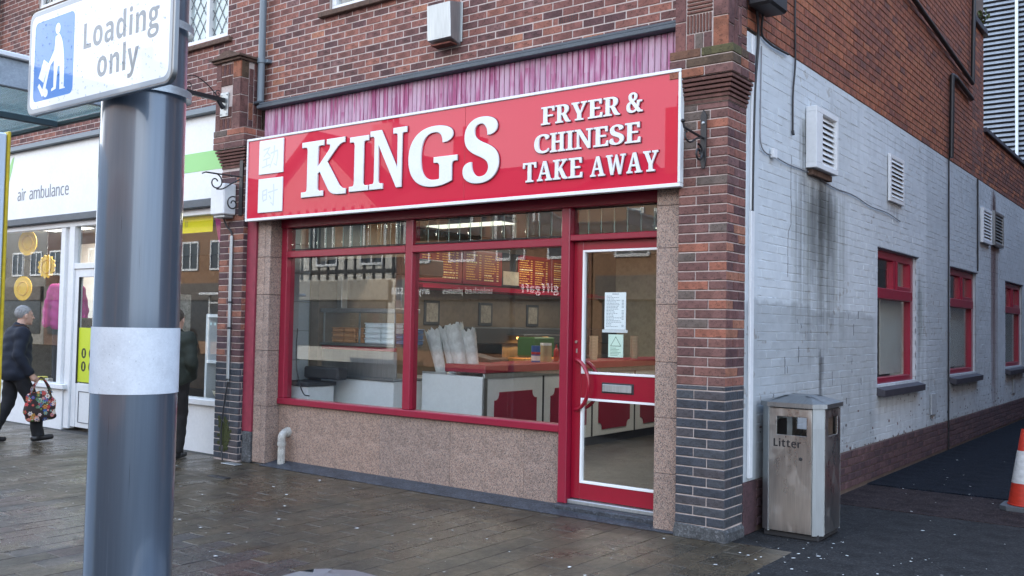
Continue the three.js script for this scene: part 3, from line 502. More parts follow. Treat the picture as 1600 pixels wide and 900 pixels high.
{ // door
  const d = part('door', [cb(-1.598, 0.115, -0.335, -1.50, 2.398, -0.285, 0.004), cb(-0.70, 0.115, -0.335, -0.662, 2.398, -0.285, 0.004), cb(-1.50, 0.115, -0.335, -0.70, 0.255, -0.285, 0.004), cb(-1.50, 2.32, -0.335, -0.70, 2.398, -0.285, 0.004), cb(-1.50, 1.005, -0.335, -0.70, 1.22, -0.285, 0.004)], MT.doorRed, shop);
  for (const [y0, y1] of [[0.255, 1.005], [1.22, 2.32]]) {
    part('bead', [cb(-1.50, y0, -0.32, -1.48, y1, -0.278, 0.002), cb(-0.72, y0, -0.32, -0.70, y1, -0.278, 0.002), cb(-1.48, y0, -0.32, -0.72, y0 + 0.02, -0.278, 0.002), cb(-1.48, y1 - 0.02, -0.32, -0.72, y1, -0.278, 0.002)], MT.bead, d);
    part('pane', cb(-1.48, y0 + 0.02, -0.312, -0.72, y1 - 0.02, -0.307, 0), glass, d);
  }
  part('letter_plate', cb(-1.27, 1.075, -0.29, -0.98, 1.14, -0.266, 0.003), MT.galv, d);
  part('letter_plate_surround', cb(-1.285, 1.062, -0.286, -0.965, 1.153, -0.281, 0.002), MT.dark, d);
  const arc = (z, s) => { const p = []; for (let i = 0; i <= 14; i++) { const a = -1.45 + 2.9 * i / 14; p.push([-1.575 + Math.cos(a) * 0.19, 1.12 + Math.sin(a) * 0.225, z + s * Math.sin(Math.PI * i / 14) * 0.05]); } return tube(p, 0.0165, 28, 10); };
  part('handle', arc(-0.275, 1), MT.doorRed, d); part('handle', arc(-0.345, -1), MT.doorRed, d);
  part('lock', [rod([-1.555, 1.50, -0.286], [-1.555, 1.50, -0.272], 0.013), cb(-1.56, 1.40, -0.286, -1.545, 1.44, -0.280, 0.002)], MT.steel, d);
  part('threshold', cb(-1.60, 0.07, -0.38, -0.62, 0.108, -0.235, 0.006), MT.galv, shop);
  part('step', cb(-1.69, -0.02, -0.40, -0.62, 0.07, -0.14, 0.012), MT.strip, shop);
}
{ // granite cladding
  const gm = [[0.72, 0.68, 0.66], [0.66, 0.63, 0.62], [0.76, 0.69, 0.65]].map(c => mt(...c, 0.5, { map: T.granite })), gr = rng(15), gv = () => gm[Math.floor(gr() * 3)];
  const left = part('granite_pilaster', cb(-5.825, -0.02, -0.34, -5.655, 2.80, -0.09, 0), MT.concrete, shop), right = part('granite_pilaster', cb(-0.645, 0.0, -0.36, -0.425, 2.80, -0.09, 0), MT.concrete, shop);
  [[0.02, 0.66], [0.664, 1.29], [1.294, 1.93], [1.934, 2.36], [2.364, 2.795]].forEach(([a, b], i) => { part('granite_slab', cb(-5.828, a, -0.10, -5.70, b, -0.078, 0.003), gv(), left); part('granite_slab', cb(-5.698, a, -0.335, -5.602, b, -0.080, 0.003), gv(), left); });
  [[0.012, 0.46], [0.463, 0.91], [0.913, 1.36], [1.363, 1.83], [1.833, 2.29], [2.293, 2.64], [2.643, 2.795]].forEach(([a, b]) => part('granite_slab', cb(-0.652, a, -0.355, -0.428, b, -0.075, 0.003), gv(), right));
  const riser = part('stall_riser', cb(-5.60, 0.0, -0.36, -1.692, 0.684, -0.275, 0), MT.concrete, shop);
  const xs = [-5.60, -5.28, -3.97, -3.0, -2.1, -1.694]; for (let i = 0; i < 5; i++) { part('granite_slab', cb(xs[i] + 0.0015, 0.045, -0.28, xs[i + 1] - 0.0015, i === 0 ? 0.36 : 0.682, -0.262, 0.0025), gv(), riser); if (!i) part('granite_slab', cb(xs[0] + 0.0015, 0.363, -0.28, xs[1] - 0.0015, 0.682, -0.262, 0.0025), gv(), riser); }
  part('painted_board', cb(-6.0, 0.36, -0.12, -5.832, 2.80, -0.055, 0.004), MT.redFaded, shop);
  part('cement_block', cb(-5.99, 0.0, -0.14, -5.834, 0.358, -0.05, 0.01), MT.concrete, shop);
}
// ================================================================ fascia sign
const font = await new FontLoader().loadAsync('fonts/droid/droid_serif_bold.typeface.json');
const fontSans = await new FontLoader().loadAsync('fonts/droid/droid_sans_bold.typeface.json');
function glyph(ch, x0, x1, y0, y1, z, depth, bev, f = font, grow = 0) {
  const g = new TextGeometry(ch, { font: f, size: 1, depth: 0.2, curveSegments: 8, bevelEnabled: bev > 0, bevelSize: 0.012 + grow, bevelThickness: 0.03, bevelSegments: 2 }); g.computeBoundingBox();
  const b = g.boundingBox, sx = (x1 - x0) / (b.max.x - b.min.x), sy = (y1 - y0) / (b.max.y - b.min.y), sz = depth / (b.max.z - b.min.z);
  g.translate(-b.min.x, -b.min.y, -b.min.z); g.scale(sx, sy, sz); g.translate(x0, y0, z); return g;
}
{
  const s = thing('shop_sign', 'long glossy red KINGS fascia sign with raised white letters and white edging', 'sign', [-3.14, 2.765, 0.03]);
  const L = (g) => g.translate(3.14, -2.765, -0.03);
  part('sign_panel', L(cb(-5.875, 2.785, 0.008, -2.625, 3.695, 0.055, 0.002)), MT.signRed, s); part('sign_panel', L(cb(-2.622, 2.785, 0.008, -0.395, 3.695, 0.055, 0.002)), MT.signRed, s);
  part('frame', L(merge([cb(-5.895, 2.765, 0.004, -0.375, 2.797, 0.068, 0.004), cb(-5.895, 3.688, 0.004, -0.375, 3.715, 0.068, 0.004), cb(-5.895, 2.798, 0.004, -5.872, 3.687, 0.068, 0.004), cb(-0.398, 2.798, 0.004, -0.375, 3.687, 0.068, 0.004)])), MT.signWhite, s);
  part('sign_box', L(merge([cb(-5.86, 2.80, -0.22, -0.47, 3.69, 0.003, 0)])), MT.dark, s);
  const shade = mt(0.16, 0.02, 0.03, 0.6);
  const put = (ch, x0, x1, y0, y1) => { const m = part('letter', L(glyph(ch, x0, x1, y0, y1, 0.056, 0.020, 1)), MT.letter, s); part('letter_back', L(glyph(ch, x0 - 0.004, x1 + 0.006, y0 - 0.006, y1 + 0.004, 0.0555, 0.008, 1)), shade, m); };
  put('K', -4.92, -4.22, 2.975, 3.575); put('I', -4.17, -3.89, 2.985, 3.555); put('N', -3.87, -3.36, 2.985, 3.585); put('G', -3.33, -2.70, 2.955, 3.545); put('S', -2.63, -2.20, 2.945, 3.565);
  const line = (t, x0, x1, y0, y1, w) => { const ws = t.split('').map(c => w[c] || 1), tot = ws.reduce((a, b) => a + b); let x = x0; t.split('').forEach((c, i) => { const l = ws[i] / tot * (x1 - x0); if (c !== ' ') put(c, x + 0.006, x + l - 0.004, y0, y1); x += l; }); };
  const w = { W: 1.35, A: 1.05, M: 1.3, I: 0.52, ' ': 0.45, '&': 1.15, E: 0.92, F: 0.9, T: 0.95, S: 0.88, N: 1.12 };
  line('FRYER', -1.74, -0.93, 3.405, 3.565, w); line('&', -0.875, -0.715, 3.405, 3.575, w);
  line('CHINESE', -1.81, -0.73, 3.155, 3.325, w); line('TAKE', -1.93, -1.29, 2.91, 3.085, w); line('AWAY', -1.22, -0.565, 2.905, 3.075, w);
  const zh = (strokes) => canvasTex(256, 256, (x, W) => { x.fillStyle = '#e9edec'; x.fillRect(0, 0, W, W); x.strokeStyle = 'rgb(205,211,211)'; x.lineCap = 'round'; x.lineJoin = 'round'; for (const st of strokes) { for (let i = 1; i < st.length; i++) { x.lineWidth = 15 - 8 * i / st.length; x.beginPath(); x.moveTo(st[i - 1][0], st[i - 1][1]); x.lineTo(st[i][0], st[i][1]); x.stroke(); } } });
  const c1 = zh([[[50, 72], [92, 64], [116, 58]], [[112, 60], [84, 96], [54, 122]], [[84, 92], [108, 112], [122, 124]], [[48, 148], [118, 136]], [[84, 146], [82, 192]], [[40, 204], [116, 188]], [[128, 104], [196, 88], [200, 130], [186, 200], [162, 184]], [[164, 52], [160, 120], [120, 208]]]);
  const c2 = zh([[[52, 94], [52, 150], [60, 172]], [[52, 94], [94, 84], [92, 160]], [[56, 126], [90, 120]], [[58, 168], [92, 158]], [[112, 108], [206, 92]], [[166, 52], [170, 120], [166, 206], [140, 184]], [[124, 134], [140, 156]]]);
  for (const [t, y0] of [[c1, 3.285], [c2, 2.85]]) { const g = L(cb(-5.66, y0, 0.056, -5.24, y0 + 0.385, 0.072, 0.003)), P = g.attributes.position, U = g.attributes.uv; g.computeBoundingBox(); const b = g.boundingBox; for (let i = 0; i < U.count; i++) U.setXY(i, (P.getX(i) - b.min.x) / 0.42, (P.getY(i) - b.min.y) / 0.385); part('character_panel', g, mt(0.92, 0.94, 0.94, 0.4, { map: t }), s); }
}
// ================================================================ fittings on the front
function scroll(r0, turns, n, cx, cy, z, dir = 1, a0 = 0) { const p = []; for (let i = 0; i <= n; i++) { const t = i / n, a = a0 + dir * t * turns * 6.283, r = r0 * (1 - 0.75 * t); p.push([cx + Math.cos(a) * r, cy + Math.sin(a) * r, z]); } return p; }
{
  const b = thing('iron_bracket', 'black wrought iron scroll bracket on the corner brick pier beside the red sign', 'bracket', [-0.2, 2.9, 0.008]);
  part('back_plate', metric(prism([[-0.025, 0.42], [0, 0.47], [0.025, 0.42], [0.024, 0.06], [0.012, 0.0], [-0.012, 0.0], [-0.024, 0.06]], 0, 0.014, 0.002)), MT.iron, b);
  part('arm', merge([rod([0, 0.24, 0.02], [-0.04, 0.285, 0.26], 0.010), rod([-0.04, 0.285, 0.26], [-0.045, 0.33, 0.275], 0.009), new THREE.SphereGeometry(0.016, 10, 8).translate(-0.045, 0.335, 0.278)]), MT.iron, b);
  const s = scroll(0.07, 1.3, 26, 0, 0, 0, 1, 1.5), t = [[0, 0.24, 0.03], [-0.005, 0.22, 0.12], [-0.02, 0.18, 0.2], [-0.03, 0.2, 0.255], [-0.04, 0.25, 0.25], [-0.035, 0.26, 0.225]];
  part('scroll', merge([tube(t, 0.008, 30, 8), tube(s.map(p => [-0.01 * 0, 0.11 + p[1], 0.09 + p[0]]), 0.009, 40, 8)]), MT.iron, b);
  part('bolt', new THREE.SphereGeometry(0.014, 10, 8).scale(1, 1, 0.6).translate(0, 0.36, 0.016), MT.galv, b);
}
{
  const b = thing('iron_bracket', 'black wrought iron scroll bracket on the left brick pier above the white meter box', 'bracket', [-6.05, 2.85, 0.008]);
  part('back_plate', metric(prism([[-0.03, 0.72], [0, 0.80], [0.03, 0.72], [0.03, 0.0], [-0.03, 0.0]], 0, 0.014, 0.002)), MT.iron, b);
  part('arm', merge([rod([0, 0.45, 0.02], [-0.10, 0.46, 0.42], 0.009), rod([-0.10, 0.46, 0.42], [-0.11, 0.44, 0.46], 0.007)]), MT.iron, b);
  const A = scroll(0.10, 1.25, 28, 0, 0, 0, 1, 1.2), B = scroll(0.085, 1.3, 28, 0, 0, 0, -1, 1.9);
  part('scroll', merge([tube(A.map(p => [-0.075, 0.36 + p[1], 0.30 + p[0]]), 0.008, 44, 8), tube(B.map(p => [-0.02, 0.13 + p[1], 0.10 + p[0]]), 0.008, 44, 8), tube([[0, 0.42, 0.03], [-0.03, 0.36, 0.12], [-0.055, 0.29, 0.22], [-0.07, 0.28, 0.29]], 0.008, 20, 8)]), MT.iron, b);
}
{ // tall lamp bracket on the upper left pier
  const b = thing('lamp_bracket', 'black iron bracket arm with curled ornament on a steel plate high on the left pier', 'bracket', [-6.40, 4.05, 0.022]);
  part('wall_plate', cb(-0.075, 0, 0, 0.075, 0.29, 0.012, 0.003), MT.galv, b); for (const [x, y] of [[-0.055, 0.03], [0.055, 0.03], [-0.055, 0.26], [0.055, 0.26]]) part('bolt', new THREE.SphereGeometry(0.011, 8, 6).translate(x, y, 0.014), MT.steel, b);
  part('arm', merge([cb(-0.025, 0.17, 0.012, 0.025, 0.22, 0.62, 0.004), rod([0, 0.10, 0.02], [0, 0.18, 0.10], 0.03, 0.02)]), MT.iron, b);
  const A = scroll(0.055, 1.2, 24, 0, 0, 0, 1, 4.4), B = scroll(0.055, 1.2, 24, 0, 0, 0, -1, 5.0), C = scroll(0.045, 1.1, 20, 0, 0, 0, -1, 2.2);
  part('ornament', merge([tube(A.map(p => [0, 0.27 + p[1], 0.49 + p[0]]), 0.006, 36, 6), tube(B.map(p => [0, 0.27 + p[1], 0.66 + p[0]]), 0.006, 36, 6), tube(C.map(p => [0, 0.255 + p[1], 0.10 + p[0]]), 0.006, 30, 6), rod([0, 0.22, 0.575], [0, 0.44, 0.575], 0.007), new THREE.SphereGeometry(0.022, 10, 8).translate(0, 0.45, 0.575), tube([[0, 0.38, 0.50], [0, 0.40, 0.42], [0, 0.34, 0.26], [0, 0.24, 0.12]], 0.006, 20, 6)]), MT.iron, b);
  const f = single('lamp_housing', merge([cb(-6.47, 4.20, 0.645, -6.33, 4.33, 0.80, 0.01), cb(-6.46, 4.335, 0.655, -6.34, 4.365, 0.79, 0.006)]), MT.white, 'small white lamp housing at the end of the high black bracket arm', 'lamp');
}
{ // meter box and conduit on the left pier
  const b = thing('meter_box', 'white plastic cable box on the left brick pier with grey conduit running below', 'box', [-6.28, 2.86, 0.004]);
  part('box_body', cb(-0.13, 0, 0, 0.13, 0.36, 0.17, 0.012), MT.white, b); part('box_base', cb(-0.10, -0.035, 0.01, 0.10, -0.001, 0.14, 0.006), MT.galv, b);
  part('cable', tube([[-0.02, -0.03, 0.06], [0.0, -0.12, 0.03], [0.08, -0.2, 0.015], [0.09, -0.28, 0.014]], 0.010, 20, 8), MT.black, b);
  const c = part('conduit', rod([0.09, -0.24, 0.016], [0.10, -1.94, 0.016], 0.021), MT.galv, b); for (const y of [-1.02, -1.32, -1.92]) part('clip', new THREE.CylinderGeometry(0.025, 0.025, 0.025, 12).translate(0.096, y, 0.016), MT.dark, c);
  part('cable', tube([[0.10, -1.94, 0.016], [0.07, -2.1, 0.02], [0.02, -2.45, 0.025], [0.03, -2.7, 0.03], [0.09, -2.852, 0.05]], 0.009, 30, 8), MT.black, b);
}
{ // downpipe
  const d = thing('downpipe', 'grey painted rainwater downpipe in the angle above the red sign', 'pipe', [-6.045, 4.2, -0.22]);
  part('pipe', rod([0, 0.02, 0], [0, 3.2, 0], 0.042, 0.042, 16), MT.pipeGrey, d); part('shoe', [cb(-0.06, 0, -0.05, 0.07, 0.03, 0.06, 0.008)], MT.greyPaint, d);
  part('collar', new THREE.CylinderGeometry(0.052, 0.052, 0.05, 16).translate(0, 0.52, 0), MT.pipeGrey, d); part('collar', cb(-0.09, 0.50, -0.08, 0.09, 0.54, -0.02, 0.003), MT.pipeGrey, d);
}
{ // vent hood
  const h = thing('vent_hood', 'galvanised metal extract hood on the brick wall above the red sign', 'vent', [-3.15, 4.46, -0.298]);
  part('hood', metric(prism([[-0.17, 0], [0.17, 0], [0.17, 0.40], [-0.17, 0.40]], 0, 0.012, 0.002)), MT.galv, h);
  const s = new THREE.Shape([[0, 0.40], [0.17, 0.36], [0.15, 0.02], [0, -0.03]].map(p => new THREE.Vector2(...p)));
  part('cowl', metric(new THREE.ExtrudeGeometry(s, { depth: 0.30, bevelEnabled: true, bevelSize: 0.004, bevelThickness: 0.004, bevelSegments: 1 }).rotateY(-Math.PI / 2).translate(0.15, 0.0, 0.012)), MT.galv, h);
  part('mouth', cb(-0.13, -0.036, 0.03, 0.13, -0.02, 0.14, 0), pal([[0.2, 0.06, 0.04]])[0], h);
}
{ // waste pipe
  const d = thing('waste_pipe', 'dirty white plastic elbow drain pipe at the foot of the granite stall riser', 'pipe', [-5.42, 0, -0.17]);
  const ow = mt(0.62, 0.62, 0.58, 0.5, { map: T.brick });
  part('pipe', rod([0, -0.01, 0], [0, 0.27, 0], 0.042, 0.042, 18), ow, d); part('elbow', tube([[0, 0.26, 0], [0, 0.33, 0.0], [0.0, 0.37, -0.035], [0.0, 0.375, -0.09]], 0.044, 20, 16), ow, d); part('collar', new THREE.CylinderGeometry(0.05, 0.05, 0.04, 18).translate(0, 0.25, 0), ow, d); part('collar', new THREE.CylinderGeometry(0.055, 0.055, 0.03, 18).rotateX(Math.PI / 2).translate(0, 0.375, -0.078), ow, d);
}
// ================================================================ fittings on the alley wall
{
  const spec = [[1.70, 2.32, 3.14, 3.71, 0.10, 'white metal louvre vent hood standing proud of the alley wall above a dark stain'], [4.38, 4.98, 3.15, 3.70, 0.03, 'flat white louvre vent high on the alley wall above the first window'], [9.60, 10.32, 3.10, 3.66, 0.05, 'white louvre vent left of the rusty stain far down the alley wall'], [10.50, 11.3, 3.12, 3.70, 0.06, 'dark grimy louvre vent over the rusty stain far down the alley wall']];
  spec.forEach(([a, b, y0, y1, n, label], i) => {
    const v = thing('louvre_vent', label, 'vent', [0.004, y0, -(a + b) / 2], Math.PI / 2, 'vents along the alley wall'), w = b - a, h = y1 - y0, m = i === 3 ? MT.steelDull : MT.white, f = 0.05;
    part('frame', [cb(-w / 2, 0, 0, w / 2, f, n, 0.003), cb(-w / 2, h - f, 0, w / 2, h, n, 0.003), cb(-w / 2, f, 0, -w / 2 + (i ? f : 0.17), h - f, n, 0.003), cb(w / 2 - f, f, 0, w / 2, h - f, n, 0.003)], m, v); part('backing', cb(-w / 2 + f, f, 0, w / 2 - f, h - f, 0.006, 0), MT.dark, v);
    const x0 = -w / 2 + (i ? f : 0.17), k = 9; for (let j = 0; j < k; j++) { const s = part('slat', cb(x0 + 0.002, -0.030, -0.003, w / 2 - f - 0.002, 0.030, 0.003, 0.001), m, v); s.position.set(0, f + (j + 0.5) * (h - 2 * f) / k, n * 0.62); s.rotation.x = -0.55 + (i === 1 ? 0.12 * Math.sin(j * 2.3) : 0); }
    if (i === 0) part('base_lip', cb(-w / 2 + 0.05, -0.06, 0, w / 2 - 0.03, -0.004, 0.05, 0.004), MT.sootTile, v);
  });
  const fb = thing('floodlight', 'black box floodlight fixed high on the corner of the alley wall', 'lamp', [0.0, 4.24, -0.46]);
  part('housing', cb(0.02, 0, -0.2, 0.22, 0.30, 0.16, 0.02), MT.black, fb); part('arm', cb(-0.01, 0.1, -0.06, 0.03, 0.2, 0.06, 0.004), MT.iron, fb);
  single('alley_cable', merge([tube([[0.05, 4.24, -0.42], [0.03, 4.12, -0.5], [0.024, 4.0, -0.52], [0.024, 3.6, -0.46], [0.024, 2.7, -0.43], [0.024, 2.6, -0.43]], 0.012, 60, 8), tube([[0.05, 4.24, -0.55], [0.02, 4.10, -0.60], [0.02, 4.06, -0.75], [0.02, 4.07, -1.2]], 0.010, 30, 8)]), MT.black, 'black cables hanging from the floodlight beside the white corner margin', 'cable');
  part('trunking', cb(0.007, 0.45, -0.47, 0.03, 2.6, -0.40, 0.004), MT.white, single('cable_trunking', cb(0.007, 2.605, -0.455, 0.022, 4.04, -0.41, 0.003), MT.white, 'white plastic cable trunking running down the corner margin of the alley wall', 'trunking'));
  single('hanging_cable', merge([tube([[0.02, 5.4, -1.36], [0.02, 4.9, -1.37], [0.02, 4.4, -1.36], [0.018, 4.05, -1.38], [0.014, 3.75, -1.34], [0.012, 3.42, -1.345]], 0.009, 50, 6), tube([[0.012, 3.42, -1.345], [0.02, 3.38, -1.34]], 0.013, 4, 6)]), MT.black, 'thin black cable hanging down over the paint line near the first vent', 'cable');
  const sw = []; for (let i = 0; i <= 26; i++) { const t = i / 26; sw.push([0.012, 3.13 - 0.16 * t - 0.03 * Math.sin(t * 20) * 0.4, -0.88 - 4.0 * t]); } single('sagging_wire', merge([tube([[0.012, 4.0, -0.62], [0.012, 3.5, -0.61], [0.012, 3.17, -0.63], [0.012, 3.12, -0.75], ...sw], 0.006, 120, 6)]), mt(0.25, 0.25, 0.26, 0.7), 'thin grey wire sagging along the white alley wall below the vents', 'wire');
  single('junction_box', cb(0.006, 3.10, -0.92, 0.04, 3.18, -0.84, 0.004), MT.white, 'tiny white junction box at the start of the sagging wire', 'box');
  const pipe = [[0.04, 6.2, -1.5], [0.04, 5.43, -4.19], [0.04, 5.32, -5.8], [0.04, 5.28, -7.3], [0.04, 5.34, -8.2], [0.05, 5.46, -8.75]];
  single('overflow_pipe', polytube([[0.06, 5.98, -2.6], [0.06, 5.46, -8.74], [0.06, 7.2, -8.86]], 0.032), MT.iron, 'black drain pipe slanting across the upper alley brickwork then rising to the roof', 'pipe');
  single('drain_stack', merge([polytube([[0.05, 5.22, -8.75], [0.05, 5.30, -7.66], [0.05, 5.28, -7.42], [0.05, 4.1, -7.36]], 0.034), polytube([[0.018, 4.1, -7.36], [0.018, 0.02, -7.36]], 0.011)]), MT.iron, 'black cranked pipe dropping down the alley wall between two windows', 'pipe');
  single('thin_conduit', rod([0.014, 4.08, -9.36], [0.014, 2.62, -9.36], 0.012), MT.iron, 'thin dark conduit above the right edge of the second alley window', 'conduit');
  for (const [z, label] of [[6.5, 'painted over access panel low on the alley wall between the first two windows'], [12.6, 'painted over access panel low on the alley wall under the third window']]) single('access_panel', cb(0.004, 0.56, -z - 0.17, 0.02, 0.84, -z + 0.12, 0.004), mt(0.52, 0.54, 0.55, 0.8, { map: T.fine }), label, 'panel');
  part('flue', rod([-0.6, 6.6, -9.3], [-0.6, 8.6, -9.3], 0.12, 0.12, 14), MT.white, tag(single('white_flue', rod([-0.15, 6.5, -9.45], [-0.15, 8.6, -9.45], 0.11, 0.11, 14), MT.white, 'white flue pipe rising behind the end of the upper brick wall', 'flue'), 'white flue pipe rising behind the end of the upper brick wall', 'flue'));
  const r = rng(71), lf = []; for (let i = 0; i < 90; i++) { const s = 0.02 + 0.025 * r(); lf.push(new THREE.PlaneGeometry(s, s * 1.6).rotateX(r() * 3).rotateY(r() * 6).translate((r() + r() - 1) * 0.14, (r() + r()) * 0.13, (r() + r() - 1) * 0.16)); }
  const p = thing('buddleia_plant', 'small wild plant sprouting from the end of the upper brick wall', 'plant', [0.02, 6.58, -9.55]); part('leaves', lf, mt(0.09, 0.11, 0.04, 0.9), p); part('stem', [rod([0, -0.02, 0], [0.05, 0.2, 0.03], 0.006), rod([0, 0, 0], [-0.06, 0.18, -0.05], 0.005)], MT.plum, p);
}
console.log('shopfront done');
// ================================================================ inside the takeaway
function lampPanel(g, x0, x1, z0, z1, y, power, col = [1, 0.93, 0.8]) {        // ceiling fitting: diffuser glows softly and carries the light
  part('housing', cb(x0 - 0.03, y + 0.012, z0 - 0.03, x1 + 0.03, y + 0.06, z1 + 0.03, 0.004), MT.white, g);
  const m = mt(0.8, 0.8, 0.8, 0.5); m.emissive.setRGB(...col); m.emissiveIntensity = power * 0.05; part('diffuser', cb(x0, y, z0, x1, y + 0.01, z1, 0.002), m, g);
  const l = new THREE.RectAreaLight(new THREE.Color().setRGB(...col), power, x1 - x0, z1 - z0); l.position.set((x0 + x1) / 2, y - 0.006, (z0 + z1) / 2); l.rotation.x = -Math.PI / 2; l.name = 'lamp_light'; g.add(l);
}
{
  [[-4.5, -2.3, 'ceiling light panel over the white counter nearest the shop window'], [-4.5, -5.2, 'ceiling light panel over the middle of the serving area'], [-2.0, -3.8, 'ceiling light panel over the customer floor behind the door']].forEach(([x, z, l]) => { const g = thing('ceiling_light', l, 'light', [x, 2.85, z], 0, 'takeaway ceiling lights'); lampPanel(g, -0.6, 0.6, -0.15, 0.15, 0.03, 8.5, [1, 0.93, 0.80]); });
  // counter along the room
  const c = thing('serving_counter', 'white tiled serving counter with crimson top and crimson shaped panels', 'counter', [-3.42, 0.1, -1.3]);
  part('carcass', cb(-0.92, 0.12, -5.6, -0.012, 0.96, 0, 0.003), MT.whiteGloss, c); part('plinth', cb(-0.9, 0, -5.6, -0.06, 0.12, -0.04, 0), MT.dark, c);
  part('top', [cb(-0.55, 1.0, -5.62, 0.035, 1.09, 0.03, 0.008)], MT.redPaint, c); part('edge_strip', cb(-0.012, 0.945, -5.6, 0.02, 0.998, 0.012, 0.003), MT.galv, c);
  part('box_top', cb(-0.92, 0.962, -0.02, -0.56, 0.985, 0.0, 0.002), MT.galv, c); part('corner_post', cb(-0.01, 0.12, -0.05, 0.014, 0.94, 0.016, 0.002), MT.steelDull, c);
  for (let i = 0; i < 5; i++) {
    const z1 = -0.06 - i * 1.1, z0 = z1 - 1.06; part('panel_face', cb(-0.011, 0.125, z0, 0.0, 0.94, z1, 0.002), MT.whiteGloss, c);
    const s = new THREE.Shape(), a = 0.14, w = 0.80, h = 0.58, k = 0.09; s.moveTo(k, 0); s.lineTo(w - k, 0); s.quadraticCurveTo(w - k, k, w, k); s.lineTo(w, h - k); s.quadraticCurveTo(w - k, h - k, w - k, h); s.lineTo(k, h); s.quadraticCurveTo(k, h - k, 0, h - k); s.lineTo(0, k); s.quadraticCurveTo(k, k, k, 0);
    part('shaped_panel', metric(new THREE.ExtrudeGeometry(s, { depth: 0.008, bevelEnabled: true, bevelSize: 0.003, bevelThickness: 0.002, bevelSegments: 1 }).rotateY(Math.PI / 2).translate(0.002, 0.20, z1 - 0.13)), MT.redPaint, c);
    part('joint', cb(-0.01, 0.125, z0 - 0.03, 0.004, 0.94, z0 - 0.005, 0.001), MT.dark, c);
  }
  // range in the window
  const rg = thing('frying_range', 'stainless steel frying range with glass display shelf behind the left window', 'range', [-5.0, 0.1, -1.0]);
  part('tiled_front', cb(-0.73, 0, -0.8, 0.5, 0.86, 0, 0.004), MT.whiteGloss, rg); part('steel_top', [cb(-0.74, 0.862, -0.82, 0.52, 0.90, 0.02, 0.006)], MT.steelDull, rg); part('splash_back', cb(-0.74, 0.90, -0.03, 0.52, 1.20, -0.01, 0.003), MT.steelDull, rg);
  part('shelf', cb(-0.74, 1.255, -0.45, 0.52, 1.285, 0.03, 0.004), MT.steelDull, rg); part('shelf_edge', cb(-0.74, 1.205, -0.02, 0.52, 1.25, 0.0, 0.003), MT.redPaint, rg); part('upper_rail', cb(-0.74, 1.65, -0.4, 0.52, 1.70, 0.03, 0.004), MT.steelDull, rg);
  for (const x of [-0.72, -0.1, 0.48]) part('upright', cb(x, 1.285, -0.02, x + 0.02, 1.65, 0.0, 0.002), MT.steelDull, rg); part('display_glass', cb(-0.7, 1.29, 0.01, 0.48, 1.65, 0.014, 0), glass, rg); part('hood', cb(-0.74, 2.1, -0.8, 0.52, 2.3, -0.06, 0.01), MT.dark, rg); part('hood_post', [cb(-0.70, 1.70, -0.3, -0.62, 2.1, -0.2, 0.004), cb(0.3, 1.70, -0.3, 0.4, 2.1, -0.2, 0.004)], MT.steelDull, rg);
  const un = thing('warming_unit', 'small white cabinet with a dark steel lid at the left end of the shop window', 'cabinet', [-5.62, 0.1, -0.66]); part('cabinet', cb(-0.2, 0, -0.2, 0.28, 0.78, 0.2, 0.006), MT.whiteGloss, un); part('lid', [cb(-0.22, 0.785, -0.22, 0.30, 0.83, 0.22, 0.006), cb(-0.1, 0.86, -0.22, 0.5, 1.0, -0.05, 0.02)], MT.dark, un);
  single('window_flex', tube([[-5.5, 1.55, -0.42], [-5.49, 1.3, -0.40], [-5.45, 1.0, -0.40], [-5.32, 0.8, -0.39], [-5.22, 0.79, -0.38]], 0.007, 30, 6), MT.black, 'thin black flex dangling inside the left corner of the shop window', 'cable');
  // tubs and boxes on the shelf
  const orange = mt(0.55, 0.25, 0.10, 0.5), foam = mt(0.80, 0.83, 0.86, 0.7), blue = mt(0.10, 0.16, 0.28, 0.5); let k = 0;
  for (const [x, w, mm, n, lab] of [[-5.55, 0.19, orange, 3, 'stack of orange plastic tubs'], [-5.34, 0.19, orange, 3, 'stack of orange plastic tubs'], [-5.16, 0.12, orange, 2, 'stack of orange plastic tubs'], [-4.95, 0.26, foam, 4, 'stack of white foam food boxes'], [-4.70, 0.22, foam, 4, 'stack of white foam food boxes'], [-4.50, 0.15, blue, 2, 'stack of dark blue tubs'], [-4.34, 0.14, blue, 3, 'stack of dark blue tubs']])
    for (let i = 0; i < n; i++) { const g = thing('food_tub', ['bottom', 'second', 'third', 'fourth'][i] + ' ' + (mm === foam ? 'white foam food box' : mm === orange ? 'orange plastic tub' : 'dark blue tub') + ' in stack ' + ['one', 'two', 'three', 'four', 'five', 'six', 'seven'][k] + ' counted from the left on the range shelf', 'tub', [x, 1.387 + i * 0.062, -1.16], 0, 'tubs on the range shelf'); part('base', cb(-w / 2, 0, -0.08, w / 2, 0.045, 0.08, 0.012), mm, g); part('lid', cb(-w / 2 - 0.004, 0.046, -0.084, w / 2 + 0.004, 0.058, 0.084, 0.004), mm, g); if (i === n - 1) k++; }
  // paper bag bundles
  const paper = mt(0.82, 0.84, 0.83, 0.85, { map: T.fine });
